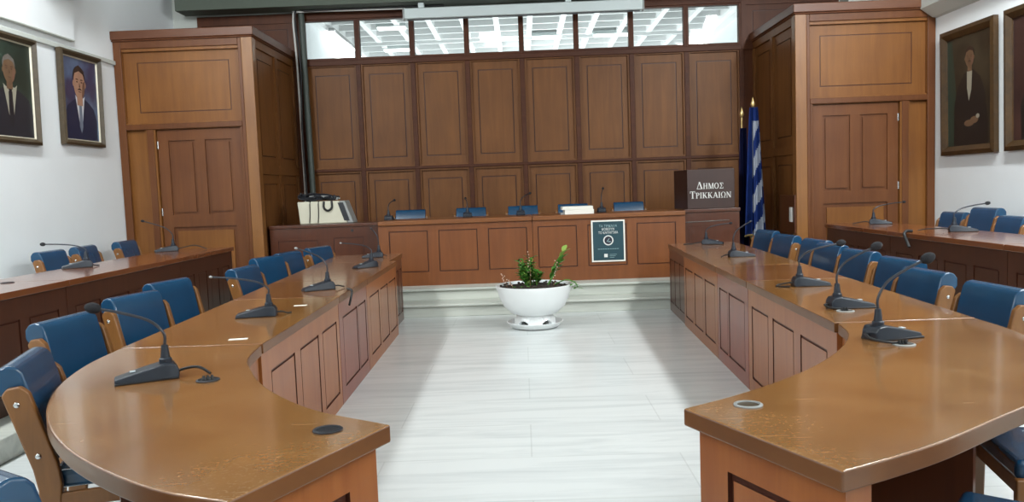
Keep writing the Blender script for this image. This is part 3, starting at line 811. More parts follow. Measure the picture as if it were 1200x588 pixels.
# ------------------------------------------------------------------ portraits
def ell(cx, cy, rx, ry, n=22, a0=0, a1=2*PI): return [(cx+rx*math.cos(a0+(a1-a0)*i/n), cy+ry*math.sin(a0+(a1-a0)*i/n)) for i in range(n if abs(a1-a0-2*PI) < 1e-6 else n+1)]
def grad_bg(name, dark, mid):
    m, nt, p = new_mat(name); N = nt.nodes.new; L = nt.links.new
    tc = N('ShaderNodeTexCoord'); n = N('ShaderNodeTexNoise'); n.inputs['Scale'].default_value = 2.2; n.inputs['Detail'].default_value = 5
    L(tc.outputs['Object'], n.inputs['Vector'])
    r = N('ShaderNodeValToRGB'); r.color_ramp.elements[0].position = .35; r.color_ramp.elements[1].position = .66
    r.color_ramp.elements[0].color = (*lin(dark), 1); r.color_ramp.elements[1].color = (*lin(mid), 1)
    L(n.outputs['Fac'], r.inputs['Fac']); L(r.outputs['Color'], p.inputs['Base Color']); p.inputs['Roughness'].default_value = .35
    return m
def portrait(side, yc, zc, w, h, fwid, mats, shapes, fmat, slip, label, tilt=.02):
    """front looks into the room; a runs left to right as the viewer sees it"""
    s = 1 if side == 'L' else -1
    x0 = XL+.004 if s > 0 else XR-.004
    t = empty('framed_portrait', (x0, yc, zc-h/2), 0, label, 'painting')
    def S(a, b, d):      # d = height off the wall; the top of the picture leans out a little
        out = d + tilt*b/h
        return V((s*out, (a if s > 0 else -a), b))
    bm = bmesh.new()
    def ringbox(o, i, d0, d1, f=None):
        pass
    def frame(bm, a0, b0, a1, b1, wd, d0, d1):
        # mitred profile
        O = [(a0, b0), (a1, b0), (a1, b1), (a0, b1)]; I = [(a0+wd, b0+wd), (a1-wd, b0+wd), (a1-wd, b1-wd), (a0+wd, b1-wd)]
        Mi = [((o[0]*.55+i[0]*.45), (o[1]*.55+i[1]*.45)) for o, i in zip(O, I)]
        prof = [(O, d0), (O, d1*.8), (Mi, d1), (I, d1*.45), (I, d0)]
        rows = [[bm.verts.new(S(a, b, d)) for a, b in P] for P, d in prof]
        for A, B in zip(rows, rows[1:]):
            for k in range(4): bm.faces.new([A[k], A[(k+1) % 4], B[(k+1) % 4], B[k]])
        A, B = rows[-1], rows[0]
        for k in range(4): bm.faces.new([A[k], A[(k+1) % 4], B[(k+1) % 4], B[k]])
    frame(bm, -w/2, 0, w/2, h, fwid, .0, .065); mk('frame', bm, fmat, t)
    if slip:
        bm = bmesh.new(); frame(bm, -w/2+fwid, fwid, w/2-fwid, h-fwid, slip, .004, .03); mk('inner_slip', bm, SLIP, t)
    e = fwid+(slip or 0)
    cw, ch = w-2*e, h-2*e
    bm = bmesh.new()
    prism(bm, [(-cw/2, e), (cw/2, e), (cw/2, e+ch), (-cw/2, e+ch)], .008, .014, 0, f=S)
    for k, (mi, pts) in enumerate(shapes):
        P = [(max(-cw/2, min(cw/2, a*cw)), max(e, min(e+ch, e+b*ch))) for a, b in pts]
        zz = .0142+k*.0004
        fc = bm.faces.new([bm.verts.new(S(a, b, zz)) for a, b in P]); fc.material_index = mi
    me = mk('canvas', bm, mats, t)
    return t
SUITD = plain('painted_dark_suit', (34, 36, 44), .4); SUITN = plain('painted_navy_suit', (28, 38, 66), .4)
SKIN = plain('painted_skin', (168, 128, 106), .4, noise=.08, nscale=9); SKIND = plain('painted_dim_skin', (104, 80, 60), .4, noise=.08, nscale=9)
SKINS = plain('painted_shaded_skin', (112, 80, 64), .4)
HAIRD = plain('painted_dark_hair', (52, 36, 30), .5); HAIRG = plain('painted_grey_hair', (100, 94, 88), .5)
SHIRT = plain('painted_shirt', (206, 208, 212), .4); SHIRTD = plain('painted_dim_shirt', (150, 146, 130), .4)
TIE = plain('painted_tie', (112, 122, 138), .4); TIED = plain('painted_dark_tie', (30, 30, 36), .4)
BLACKP = plain('painted_black', (24, 24, 24), .4); CURT = plain('painted_green_curtain', (42, 56, 46), .4)
LINE = plain('painted_shadow_brown', (84, 58, 46), .4)
bust = lambda cx: [(cx-.46, 0), (cx-.47, .28), (cx-.40, .40), (cx-.24, .47), (cx-.1, .52), (cx+.1, .52), (cx+.24, .47), (cx+.38, .40), (cx+.46, .26), (cx+.46, 0)]
def head(cx, cy, rx, ry, skin, hair, must=None):
    sh = [(skin, [(cx-rx*.5, cy-ry*1.45), (cx+rx*.5, cy-ry*1.45), (cx+rx*.5, cy), (cx-rx*.5, cy)]),
          (hair, ell(cx, cy+ry*.42, rx*1.05, ry*.72)), (skin, ell(cx-rx*1.02, cy-ry*.05, rx*.14, ry*.2)), (skin, ell(cx+rx*1.02, cy-ry*.05, rx*.14, ry*.2)),
          (skin, ell(cx, cy-ry*.06, rx, ry*.98)),
          (hair, [(cx-rx*.98, cy+ry*.22), (cx-rx*.75, cy+ry*.62), (cx, cy+ry*.80), (cx+rx*.75, cy+ry*.62), (cx+rx*.98, cy+ry*.22), (cx+rx*.9, cy+ry*.85), (cx, cy+ry*1.2), (cx-rx*.9, cy+ry*.85)])]
    for q in (-1, 1):
        sh.append((6, [(cx+q*rx*.2, cy+ry*.2), (cx+q*rx*.62, cy+ry*.22), (cx+q*rx*.6, cy+ry*.29), (cx+q*rx*.22, cy+ry*.28)]))
        sh.append((6, ell(cx+q*rx*.4, cy+ry*.08, rx*.15, ry*.05, 12)))
    sh.append((7, [(cx+rx*.98, cy+ry*.2), (cx+rx*.62, cy+ry*.1), (cx+rx*.45, cy-ry*.3), (cx+rx*.35, cy-ry*.9), (cx+rx*.62, cy-ry*.78), (cx+rx*.9, cy-ry*.4)]))
    sh.append((6, [(cx-rx*.02, cy+ry*.05), (cx+rx*.12, cy-ry*.25), (cx-rx*.1, cy-ry*.27)]))
    if must: sh.append((must, [(cx-rx*.42, cy-ry*.44), (cx-rx*.1, cy-ry*.32), (cx+rx*.1, cy-ry*.32), (cx+rx*.42, cy-ry*.44), (cx, cy-ry*.42)]))
    sh.append((6, [(cx-rx*.3, cy-ry*.54), (cx+rx*.3, cy-ry*.54), (cx+rx*.2, cy-ry*.58), (cx-rx*.2, cy-ry*.58)]))
    return sh
def lapels(cx, shirt, tie, suit):
    return [(shirt, [(cx-.13, .52), (cx+.13, .52), (cx+.02, .12), (cx-.02, .12)]),
            (tie, [(cx-.035, .50), (cx+.035, .50), (cx+.05, .16), (cx, .08), (cx-.05, .16)]),
            (shirt, [(cx-.14, .55), (cx-.02, .48), (cx-.09, .44)]), (shirt, [(cx+.14, .55), (cx+.02, .48), (cx+.09, .44)])]
bg1 = grad_bg('painted_green_ground', (30, 42, 36), (52, 68, 58)); bg2 = grad_bg('painted_violet_ground', (58, 54, 84), (104, 130, 160))
bg3 = grad_bg('painted_brown_ground', (34, 32, 25), (62, 58, 44)); bg4 = grad_bg('painted_maroon_ground', (44, 28, 28), (66, 44, 40))
# mats order: 0 ground 1 suit 2 shirt 3 tie 4 skin 5 hair 6 line
portrait('L', 7.60, 2.585, .90, 1.04, .055, [bg1, SUITD, SHIRTD, TIED, SKIND, HAIRG, LINE, SKINS],
         [(1, bust(.06))] + lapels(.06, 2, 3, 1) + head(.05, .70, .12, .14, 4, 5), FRAMEG, .014,
         'framed portrait of a grey-haired man in dark suit, cut by the left photo edge')
portrait('L', 8.87, 2.615, .82, 1.02, .055, [bg2, SUITN, SHIRT, TIE, SKIN, HAIRD, LINE, SKINS],
         [(1, bust(.0))] + lapels(-.02, 2, 3, 1) + head(-.03, .70, .165, .19, 4, 5, 5), FRAMEG, .014,
         'framed portrait of a man with moustache and blue suit, beside the left lobby')
stand = [(3, [(-.5, .0), (-.5, .98), (-.38, .98), (-.30, .5), (-.36, 0)]),
         (1, [(-.36, 0), (-.34, .38), (-.24, .56), (-.1, .66), (.1, .68), (.26, .60), (.36, .44), (.42, .2), (.42, 0)]),
         (2, [(-.04, .67), (.08, .67), (.06, .50), (.0, .40), (-.04, .52)]),
         (4, ell(.12, .225, .09, .032)), (4, ell(-.0, .20, .11, .03)), (2, ell(.2, .255, .04, .02))]
portrait('R', 8.95, 2.355, 1.06, 1.41, .10, [bg3, BLACKP, SHIRTD, CURT, SKIND, HAIRD, LINE, SKINS],
         stand + head(.03, .79, .10, .085, 4, 5, 5), FRAMEGOLD, 0,
         'tall dark portrait of a standing man in tailcoat with white shirt, beside the right lobby')
portrait('R', 7.70, 2.355, 1.10, 1.41, .10, [bg4, BLACKP, SHIRTD, CURT, SKIND, HAIRG, LINE, SKINS],
         [(1, bust(.1))] + lapels(.1, 2, 1, 1) + head(.1, .70, .13, .11, 4, 5), FRAMEGOLD, 0,
         'dark framed portrait at the right photo edge, mostly outside the picture')

# ------------------------------------------------------------------ plant in a white bowl
t = empty('potted_plant', (.085, 8.25, 0), 0, 'leafy green plant in a white footed bowl on a saucer, centre of the floor', 'plant')
bm = bmesh.new(); lathe(bm, [(0, .010), (.2, .0), (.25, .012), (.298, .066), (.288, .069), (.245, .028), (.0, .022)], 40); mk('saucer', bm, POTW, t, smooth=True)
bm = bmesh.new(); lathe(bm, [(.235, .0262), (.0, .0235)], 40); mk('saucer_dirt', bm, SOIL, t)
bm = bmesh.new(); lathe(bm, [(0, .132), (.17, .132), (.25, .164), (.315, .226), (.362, .314), (.385, .39), (.402, .438), (.402, .45), (.39, .452), (.378, .44), (.345, .37), (.0, .34)], 48); mk('bowl', bm, POTW, t, smooth=True)
bm = bmesh.new()
for k in range(5):
    a0 = 2*PI*k/5-2.827; n = 10; P = []
    for i in range(n+1):
        u_ = i/n; a = a0+u_*2*PI/5; lo = .024 + (.07*math.sin(PI*(u_-.2)/.6)**.6 if .2 < u_ < .8 else 0)
        P.append((a, lo))
    for (a, l0), (b, l1) in zip(P, P[1:]):
        q = [bm.verts.new((r*math.cos(x), r*math.sin(x), z)) for r, x, z in ((.215, a, l0), (.215, b, l1), (.185, b, .142), (.185, a, .142))]
        q2 = [bm.verts.new((r*math.cos(x), r*math.sin(x), z)) for r, x, z in ((.18, a, l0), (.18, b, l1), (.15, b, .142), (.15, a, .142))]
        bm.faces.new(q); bm.faces.new(q2[::-1]); bm.faces.new([q[0], q2[0], q2[1], q[1]]); bm.faces.new([q[3], q[2], q2[2], q2[3]])
bmesh.ops.remove_doubles(bm, verts=bm.verts[:], dist=.0005)
mk('foot', bm, POTW, t)
bm = bmesh.new(); lathe(bm, [(.385, .42), (.3, .432), (.2, .44), (.1, .445), (0, .446)], 40)
for k in range(60):
    a, r = random.uniform(0, 2*PI), .36*random.random()**.5; ball(bm, (r*math.cos(a), r*math.sin(a), .44), .016, .014, .010, u=6, v=4)
mk('soil', bm, SOIL, t, smooth=True)
def leaf(bm, base, d, ln, wd, mi=0):
    d = V(d).normalized(); side = d.cross(V((0, 0, 1)))
    if side.length < .05: side = V((1, 0, 0))
    side.normalize(); up = side.cross(d)
    prev = None
    for i in range(6):
        u = i/5; w = wd*math.sin(PI*min(1, u*.92+.06))**.8; c = V(base)+d*ln*u - up*0 + V((0, 0, -.25*ln*u*u))
        l, m, r_ = bm.verts.new(c-side*w*.5+up*w*.12), bm.verts.new(c), bm.verts.new(c+side*w*.5+up*w*.12)
        if prev:
            for A, B in ((0, 1), (1, 2)):
                bm.faces.new([prev[A], prev[B], (l, m, r_)[B], (l, m, r_)[A]]).material_index = mi
        prev = (l, m, r_)
bmS = bmesh.new(); bmL = bmesh.new()
for k in range(16):
    a = random.uniform(0, 2*PI); rr = random.uniform(0, .07); x, y = -.03+rr*math.cos(a), rr*math.sin(a)
    top = V((x*1.5-.01+random.uniform(-.06, .06), y*2.2, .56+random.uniform(0, .17)))
    tube(bmS, [(x, y, .43), (V((x, y, .43))+top)/2+V((0, 0, .02)), top], .007, 6)
    for q in range(13):
        f = .25+.75*q/12; p = V((x, y, .43)).lerp(top, f); aa = q*2.4+k
        leaf(bmL, p, (math.cos(aa), math.sin(aa), .7), random.uniform(.06, .10), random.uniform(.04, .058), 1 if q % 5 == 0 else 0)
# leaning stalks on the right
for (dx, dz, n, mi) in ((.27, .78, 9, 1), (.22, .70, 8, 0), (.16, .66, 6, 0)):
    a, b = V((.14, -.02, .43)), V((.14+dx*.65, -.03, dz))
    tube(bmS, catmull([a, a.lerp(b, .5)+V((.0, 0, -.02)), b], 4), .008, 6)
    for q in range(n):
        p = a.lerp(b, .35+.65*q/(n-1)); leaf(bmL, p, (.3+.5*(q % 2), -.4+.5*(q % 3), .8), .13, .06, mi if q > 2 else 0)
# drooping piece over the rim
tube(bmS, catmull([(.2, -.05, .44), (.33, -.12, .50), (.42, -.14, .47), (.45, -.14, .42)], 4), .006, 6)
for q in range(7): leaf(bmL, (.38+.012*q, -.14, .48-.012*q), (math.cos(q*2.1), math.sin(q*2.1), .1), .07, .035)
for q in range(8): leaf(bmL, (-.22+.03*q, -.26+.02*(q % 3), .45), (math.cos(q*2.6), math.sin(q*2.6), .5), .05, .022, 0)
mk('stems', bmS, LEAF, t, smooth=True); mk('foliage', bmL, [LEAF, LEAFL], t, smooth=True)
for (x0, x1, z1) in ((-.04, -.055, .80), (-.28, -.32, .58), (-.22, -.27, .52), (.2, .24, .70)):
    bmS = bmesh.new(); bmB = bmesh.new()
    a, b = V((x0, -.1, .43)), V((x1, -.1, z1)); tube(bmS, catmull([a, a.lerp(b, .5)+V((.015, 0, 0)), b], 4), .003, 5)
    for q in range(9):
        p = a.lerp(b, .35+.65*q/8); ball(bmB, p+V((random.uniform(-.016, .016), random.uniform(-.016, .016), 0)), .007, .007, .007, u=6, v=4)
    tw = mk('dry_twig', bmS, TWIG, t, smooth=True); tag(mk('dry_blooms', bmB, BLOOM, tw, smooth=True), kind='stuff')

# ------------------------------------------------------------------ chairs
def make_chair(label):
    t = empty('council_chair', (0, 0, 0), 0, label, 'chair')
    # seat
    bm = bmesh.new(); prism(bm, [(-.225, -.22), (.225, -.22), (.235, .24), (-.235, .24)], .405, .475); mk('seat', bm, VINYL, t, bevel=.022, seg=4)
    # padded back, rolled over at the top
    prof = [(-.205, .50), (-.225, .49), (-.262, .52), (-.335, .76), (-.365, .775), (-.385, .80), (-.385, .845), (-.365, .872), (-.335, .882), (-.302, .874), (-.284, .852), (-.262, .77)]
    bm = bmesh.new(); prism(bm, prof, -.232, .232, f=lambda a, b, h: V((h, a, b)))
    mk('backrest', bm, VINYL, t, bevel=.014, seg=3)
    for s in (-1, 1):
        # rear post: flat board following the recline
        side = [(-.285, 0), (-.225, 0), (-.175, .44), (-.185, .52), (-.258, .785), (-.285, .81), (-.33, .805), (-.348, .78), (-.268, .50), (-.255, .42)]
        x0, x1 = sorted((s*.236, s*.272))
        bm = bmesh.new(); prism(bm, side, x0, x1, f=lambda a, b, h: V((h, a, b))); leg = mk('leg', bm, W_CHAIR, t, bevel=.008)
        for (y, z) in ((-.30, .745), (-.245, .55)):
            bm = bmesh.new(); ball(bm, (s*.273, y, z), .006, .011, .011, u=12, v=8); mk('bolt', bm, CHROME, leg, smooth=True)
        bm = bmesh.new(); prism(bm, [(.20, 0), (.245, 0), (.25, .42), (.19, .42)], x0, x1, f=lambda a, b, h: V((h, a, b))); mk('leg', bm, W_CHAIR, t, bevel=.008)
        bm = bmesh.new(); box(bm, x0+.004, x1-.004, -.195, .20, .345, .402); mk('side_rail', bm, W_CHAIR, t, bevel=.006)
    bm = bmesh.new(); box(bm, -.236, .236, .20, .225, .345, .402); mk('front_rail', bm, W_CHAIR, t, bevel=.006)
    bm = bmesh.new(); box(bm, -.236, .236, -.235, -.21, .355, .402); mk('rear_rail', bm, W_CHAIR, t, bevel=.006)
    return t
proto = [None]
def chair(bx, by, face, z, label, group, scale=1):
    """(bx,by) = middle of the backrest top; face = heading in degrees, 0 looks along +X, 90 along +Y"""
    if proto[0] is None: c = proto[0] = make_chair(label)
    else: c = copy_tree(proto[0])
    a = math.radians(face-90)
    R2 = Matrix.Rotation(a, 3, 'Z'); off = R2 @ V((0, -.32*scale, 0))
    c.location = (bx-off.x, by-off.y, z); c.rotation_euler = (0, 0, a); c.scale = (.9*scale, scale, scale)
    c['label'] = label; c['group'] = group; c['category'] = 'chair'
    return c
G1 = 'chairs behind the left council desks'; G2 = 'chairs behind the right council desks'; G3 = 'chairs at the left wall'; G4 = 'chairs at the right wall'; G5 = 'chairs behind the presiding bench'
chair(-1.93, 2.99, 18, 0, 'blue chair tight against the rounded left desk, bolted wooden post in full view', G1)
chair(-2.38, 4.02, -6, 0, 'blue padded chair with wide backrest, behind the foam tip of the nearest left microphone', G1)
chair(-2.47, 4.93, -15, 0, 'blue padded chair third from the front along the left desks', G1)
chair(-2.60, 5.72, -14, 0, 'blue padded chair fourth from the front along the left desks, before the gap', G1)
chair(-2.38, 6.66, -8, 0, 'lone blue padded chair beside the thin silver microphone, fifth along the left desks', G1)
chair(-2.52, 7.72, -20, 0, 'blue padded chair in an overlapping pair on the left, the nearer of the two', G1)
chair(-2.48, 8.28, -14, 0, 'blue padded chair in an overlapping pair on the left, the farther of the two', G1)
chair(-2.33, 8.93, -20, 0, 'blue padded chair at the far end of the left desks, below the low cabinet', G1)
chair(-1.27, 1.74, 58, 0, 'blue padded chair cut off at the bottom left corner of the photo', G1)
chair(2.76, 9.05, 190, 0, 'blue padded chair at the far end of the right desks, under the striped flag', G2)
chair(2.70, 8.2, 189, 0, 'blue padded chair second from the far end of the right desks', G2)
chair(2.72, 7.42, 188, 0, 'blue padded chair third from the far end on the right, half hidden by its neighbour', G2)
chair(2.64, 6.86, 187, 0, 'blue padded chair fourth from the far end on the right, behind a microphone tip', G2)
chair(2.61, 6.2, 187, 0, 'lone blue padded chair mid right row with a foam microphone tip before it', G2)
chair(2.58, 5.47, 187, 0, 'blue padded chair half hidden behind another in the near part of the right row', G2)
chair(2.40, 4.77, 186, 0, 'blue padded chair second from the front in the right row, bolted post showing', G2)
chair(2.37, 4.02, 184, 0, 'large blue padded chair nearest to the right photo edge above the desk top', G2)
chair(2.22, 2.72, 168, 0, 'blue padded chair under the overhang of the rounded right desk', G2)
chair(1.64, 1.90, 142, 0, 'blue padded chair at the bottom right corner, partly under the rounded right desk', G2)
chair(-4.56, 7.55, 0, PZ, 'blue chair at the left wall behind the white-lit microphone, the nearest of three', G3)
chair(-4.60, 8.22, 4, PZ, 'blue chair at the left wall, middle of three and half hidden', G3)
chair(-4.56, 9.0, 2, PZ, 'blue chair at the left wall nearest to the lobby', G3)
chair(4.70, 8.72, 182, PZ, 'blue chair at the right wall nearest to the lobby, behind a microphone', G4)
chair(4.70, 8.12, 180, PZ, 'taller blue chair at the right wall, middle of three', G4, 1.07)
chair(4.62, 7.55, 178, PZ, 'blue chair at the right wall nearest to the photo edge', G4)
for x, lab in ((-1.56, 'blue chair behind the presiding bench, leftmost of five'), (-.72, 'blue chair behind the presiding bench, second from the left'),
               (0, 'blue chair in the middle of the five behind the presiding bench'), (.69, 'blue chair behind the presiding bench hidden by the paper stack'),
               (1.46, 'blue chair behind the presiding bench, rightmost of five, next to the sign')):
    chair(x, 11.02, 270, .345, lab, G5, .99)

# ------------------------------------------------------------------ gooseneck microphones
def base_mesh():
    bm = bmesh.new()
    # tapered wedge; +x points to the speaker
    S = [(.145, .046, .004, .020), (.04, .056, .004, .046), (-.035, .058, .004, .062), (-.07, .056, .004, .058), (-.085, .050, .006, .036)]
    rows = []
    for x, hw, z0, z1 in S:
        rows.append([bm.verts.new(c) for c in ((x, -hw, z0), (x, hw, z0), (x, hw*.86, z1), (x, -hw*.86, z1))])
    for A, B in zip(rows, rows[1:]):
        for k in range(4): bm.faces.new([A[k], A[(k+1) % 4], B[(k+1) % 4], B[k]])
    bm.faces.new(rows[0]); bm.faces.new(rows[-1][::-1])
    return bm
MB = []
def dirh_len(h, p): return math.hypot(h.x-p.x, h.y-p.y)
def mic(tip, back, head, z, label, group, cable, foam=.022, neck_mat=None, k=1.0):
    tx, ty = tip; bx, by = back; d = math.atan2(ty-by, tx-bx)
    L = math.hypot(tx-bx, ty-by)
    cx, cy = bx+math.cos(d)*.085, by+math.sin(d)*.085
    t = empty('desk_microphone', (cx, cy, z), d, label, 'microphone', group)
    if not MB:
        o = mk('base', base_mesh(), MICBODY, t, bevel=.006); MB.append(o)
        bm = bmesh.new(); box(bm, -.082, .146, -.056, .056, 0, .008); o2 = mk('base_plate', bm, MICDARK, t, bevel=.003); MB.append(o2)
        bm = bmesh.new(); lathe(bm, [(.0, .05), (.024, .05), (.024, .075), (.018, .08), (.012, .13), (.0, .13)], 16, (-.04, 0, 0)); o3 = mk('collar', bm, MICBODY, t, smooth=True); MB.append(o3)
        bm = bmesh.new(); box(bm, .07, .09, -.012, .012, .038, .0415); o4 = mk('talk_button', bm, LED, t, bevel=.001); MB.append(o4)
    else:
        for o in MB:
            c = o.copy(); COL.objects.link(c); c.parent = t
    # neck in local coordinates
    inv = Matrix.Rotation(-d, 3, 'Z'); h = inv @ (V(head)-V((cx, cy, z)))
    p0 = V((-.04, 0, .12))
    hz = h.z-p0.z
    if dirh_len(h, p0) < .06:
        ctrl = [p0, p0.lerp(h, .5), h]
    else:
        dirh = V((h.x-p0.x, h.y, 0)); up = max(.02, min(.055, hz*.35))
        p1 = p0+V((0, 0, up))
        p2 = p1+dirh*.2+V((0, 0, (hz-up)*.36+.012))
        p3 = p2.lerp(h, .5)+V((0, 0, .006))
        ctrl = [p0, p1, p2, p3, h]
    pts = catmull(ctrl, 6)
    bm = bmesh.new(); tube(bm, pts, .0058, 8); mk('gooseneck', bm, MICNECK, t, smooth=True)
    dv = (pts[-1]-pts[-4]).normalized()
    q = V((1, 0, 0)).rotation_difference(dv)
    bm = bmesh.new(); ball(bm, h+dv*.012, foam*1.45, foam, foam, q)
    mk('foam_tip', bm, FOAM if foam > .012 else (neck_mat or MICNECK), t, smooth=True)
    if cable:
        bm = bmesh.new(); tube(bm, catmull([V(c) for c in [(-.08, 0, .02)]+cable], 6), .0055, 7)
        mk('cable', bm, CABLE, t, smooth=True)
    return t
loopc = [(-.12, .01, .03), (-.17, .0, .02), (-.20, -.02, .006)]
GL = 'microphones on the left council desks'; GR = 'microphones on the right council desks'
mic((-1.56,3.00),(-1.39,3.09),(-1.68,3.05,1.045), .76, 'gooseneck microphone on the rounded left desk, closest one on the left', GL, [(-.12, .01, .03), (-.16, .03, .03), (-.195, .07, .008)])
mic((-1.68,4.58),(-1.47,4.62),(-1.83,4.60,1.0), .76, 'gooseneck microphone with thin silver tip, second along the left desks', GL, [(-.11, -.01, .02), (-.14, -.03, .007), (-.16, -.05, .006)], .008, GREYP)
mic((-1.60,5.76),(-1.43,5.86),(-1.67,5.81,1.07), .76, 'gooseneck microphone on the reddish left desk, third along the row', GL, [(-.12, .0, .02), (-.165, .0, .008)], .009, GREYP)
mic((-1.58,7.40),(-1.43,7.55),(-1.72,7.46,1.0), .76, 'gooseneck microphone with coiled cable, fourth along the left desks', GL, [(-.10, -.03, .03), (-.11, -.08, .05), (-.10, -.10, .03), (-.09, -.06, .007)], .008, GREYP)
mic((-1.74,8.63),(-1.55,8.66),(-1.66,8.64,1.07), .76, 'gooseneck microphone at the far end of the left desks', GL, [(-.1, .0, .02), (-.125, .0, .006)], .009)
mic((1.66,3.39),(1.44,3.33),(1.69,3.36,1.09), .76, 'gooseneck microphone on the rounded right desk, closest one on the right', GR, [(-.11, -.01, .03), (-.13, -.08, .02), (-.08, -.13, .012), (.02, -.10, .006)], .023)
mic((1.83,4.19),(1.60,4.19),(1.84,4.19,1.075), .76, 'gooseneck microphone second from the front on the right desks', GR, [(-.11, -.01, .02), (-.10, -.07, .012), (-.02, -.09, .006)], .023)
mic((1.93,5.10),(1.72,5.11),(2.02,5.11,1.025), .76, 'gooseneck microphone third from the front on the right desks, its neck bent low', GR, [(-.11, .01, .02), (-.17, .02, .008), (-.19, -.04, .006), (-.12, -.07, .006)], .022)
mic((2.07,7.24),(1.86,7.24),(2.05,7.24,1.07), .76, 'gooseneck microphone with upright neck, fourth along the right desks', GR, [(-.11, 0, .02), (-.16, -.03, .006)], .009)
mic((2.17,8.76),(1.98,8.84),(2.28,8.81,.985), .76, 'gooseneck microphone at the far end of the right desks', GR, [(-.12, 0, .02), (-.2, .0, .006), (-.28, -.05, .006)], .014)
GB = 'microphones on the rear wall-side desks'
mic((-3.90,6.58),(-3.70,6.72),(-4.06,6.65,1.13), RT, 'gooseneck microphone catching white light on the rear left desk', GB, [(-.11, -.02, .01), (-.14, -.05, .006)], .016, GREYP)
mic((-3.93,8.38),(-3.74,8.5),(-4.08,8.48,1.25), RT, 'gooseneck microphone on the rear left desk in front of the lobby door', GB, [(-.13, 0, .03), (-.25, .06, .05), (-.36, .12, .008)], .014)
mic((4.00,8.70),(3.80,8.78),(4.17,8.78,1.15), RT, 'gooseneck microphone on the rear right desk in front of the lobby door', GB, [(-.12, 0, .03), (-.19, .02, .02), (-.25, .02, .006)], .014)
mic((4.03,7.15),(3.84,7.22),(4.17,7.21,1.165), RT, 'gooseneck microphone before the white wall on the rear right desk', GB, [(-.12, 0, .03), (-.26, .04, .025), (-.33, .05, .012)], .017)
GD = 'microphones on the presiding bench'
for bx, hx, hz, lab in ((-1.72, -1.67, 1.36, 'leftmost of the thin microphones on the presiding bench'), (-.71, -.74, 1.35, 'microphone on the presiding bench before the second chair'),
                    (-.03, .09, 1.385, 'microphone on the presiding bench before the middle chair'), (1.0, 1.04, 1.41, 'rightmost microphone on the presiding bench, beside the papers')):
    mic((bx, 10.30), (bx, 10.08), (hx, 10.30, hz), 1.112, lab, GD, None, .016)

# cable grommets in the desk tops
def grommet(x, y, z, label, plug=False, dark=True):
    t = empty('cable_grommet', (x, y, z), .3, label, 'grommet', 'round cable grommets in the desk tops')
    bm = bmesh.new(); lathe(bm, [(.034, .0005), (.044, .0005), (.044, .004), (.036, .006), (.034, .002), (.034, .0005)], 28); mk('ring', bm, DARKP if dark else GREYP, t, smooth=True)
    bm = bmesh.new(); lathe(bm, [(0, .0006), (.0338, .0006), (.0338, .0014), (0, .0014)], 24); mk('well', bm, MICDARK if dark else FRAMEG, t)
    if plug:
        bm = bmesh.new()
        for q in range(3): tube(bm, [(-.015+.015*q, .005, .001), (-.015+.015*q, .01, .018)], .006, 6)
        mk('cable_stub', bm, CABLE, t, smooth=True)
grommet(-.60, 2.29, ZT, 'empty black cable grommet near the tip of the rounded left desk')
grommet(.672, 2.41, ZT, 'pale empty cable grommet near the tip of the rounded right desk', dark=False)
grommet(-1.235, 2.99, ZT, 'cable grommet with cable going in, beside the closest left microphone', True)
grommet(1.53, 3.21, ZT, 'cable grommet in front of the closest right microphone', True, False)
grommet(1.64, 4.07, ZT, 'cable grommet in front of the second right microphone', True, False)
grommet(-3.66, 5.53, RT, 'dark cable grommet on the rear left desk at the left photo edge')
# small labels and a sheet
def sheet(name, x, y, z, w, l, rz, label, cat):
    bm = bmesh.new(); box(bm, -w/2, w/2, -l/2, l/2, .0003, .0018)
    o = tag(mk(name, bm, PAPER), label, cat); o.location = (x, y, z); o.rotation_euler = (0, 0, rz)
sheet('paper_label', -1.43, 3.86, ZT, .09, .035, .15, 'small white label on the left desk by the curve', 'label')
sheet('paper_label', -1.44, 5.0, ZT, .08, .035, .1, 'small white label on the left desk beside the second microphone', 'label')
sheet('paper_sheet', 3.72, 5.6, RT, .30, .21, .05, 'white sheet lying on the rear right desk at the photo edge', 'paper')
# cable hanging over the front of the rear right desk
bm = bmesh.new(); tube(bm, catmull([(3.53, 7.26, RT+.015), (3.475, 7.25, RT+.017), (3.448, 7.235, RT-.01), (3.45, 7.20, RT-.06), (3.452, 7.15, RT-.12)], 5), .014, 8)
tag(mk('hanging_cable', bm, CABLE, smooth=True), 'black cable end hanging over the front of the rear right desk', 'cable')
bm = bmesh.new(); tube(bm, catmull([(-1.30, 5.72, ZT+.012), (-1.262, 5.70, ZT-.0), (-1.262, 5.66, ZT-.05), (-1.262, 5.60, ZT-.09)], 5), .008, 8)
tag(mk('hanging_cable', bm, CABLE, smooth=True), 'black cable end hanging over the front of the reddish left desk', 'cable')

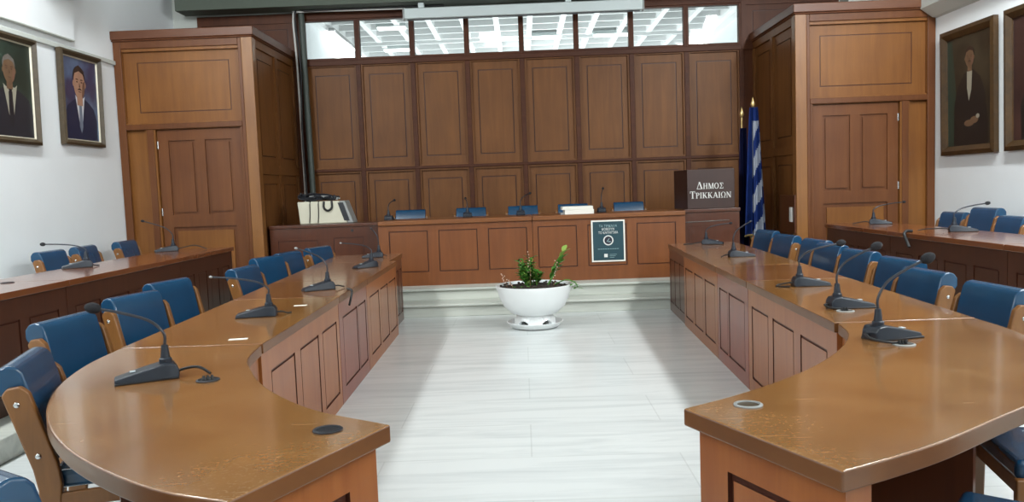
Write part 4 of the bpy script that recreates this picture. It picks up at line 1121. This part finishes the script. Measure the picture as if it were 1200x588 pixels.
# ------------------------------------------------------------------ light
def area(name, loc, size, energy, color=(1, 1, 1), rot=(0, 0, 0)):
    l = bpy.data.lights.new(name, 'AREA'); l.shape = 'RECTANGLE'; l.size, l.size_y = size; l.energy = energy; l.color = color
    o = bpy.data.objects.new(name, l); COL.objects.link(o); o.location = loc; o.rotation_euler = rot; return o
CW = (.95, .99, 1.0)
TILT = math.radians(28)
for k, y in enumerate((-2.2, -.2, 1.8, 3.6, 5.2, 6.6)):
    area('lamp_left', (-3.7, y, 4.45), (.2, 1.3), 42, CW, (TILT, 0, 0))
    area('lamp_right', (3.85, y, 4.45), (.2, 1.3), 60, CW, (TILT, 0, 0))
area('fill_centre', (.05, -1.0, 4.6), (2.0, 4.0), 30, CW, (TILT, 0, 0))  # added general fill between the lamp rows, no fitting known here
area('hall_up_fill', (.2, 18, 2.4), (6, 9), 250, CW, (PI, 0, 0))  # added fill shining up from the hall floor to brighten the coffers
area('hall_side_fill', (-1.0, 17, 3.4), (8, 1.0), 130, CW, (0, math.radians(-80), 0))  # added sideways fill, brightens the right side of the hall
w = bpy.data.worlds.new('world'); SC.world = w; w.use_nodes = True
w.node_tree.nodes['Background'].inputs[0].default_value = (.7, .75, .8, 1); w.node_tree.nodes['Background'].inputs[1].default_value = .1

# ------------------------------------------------------------------ camera
F = 930.0
d = V(((612-600)/F, -(221-294)/F, -1.0)).normalized()
roll = math.radians(2.05)
u = V((-math.sin(roll), math.cos(roll), 0)); u = (u - d*u.dot(d)).normalized()
xax = d.cross(u)
cam = bpy.data.cameras.new('camera'); co = bpy.data.objects.new('camera', cam); COL.objects.link(co)
cam.sensor_fit = 'HORIZONTAL'; cam.sensor_width = 36; cam.lens = F/1200*36; cam.clip_start = .05
M = Matrix((xax, d, u)).to_4x4(); M.translation = (0, 0, 1.45); co.matrix_world = M
SC.camera = co
vs = SC.view_settings; SC.display_settings.display_device = 'sRGB'
vs.view_transform = 'Standard'; vs.look = 'None'; vs.gamma = 1; vs.exposure = 0.55; vs.use_curve_mapping = False
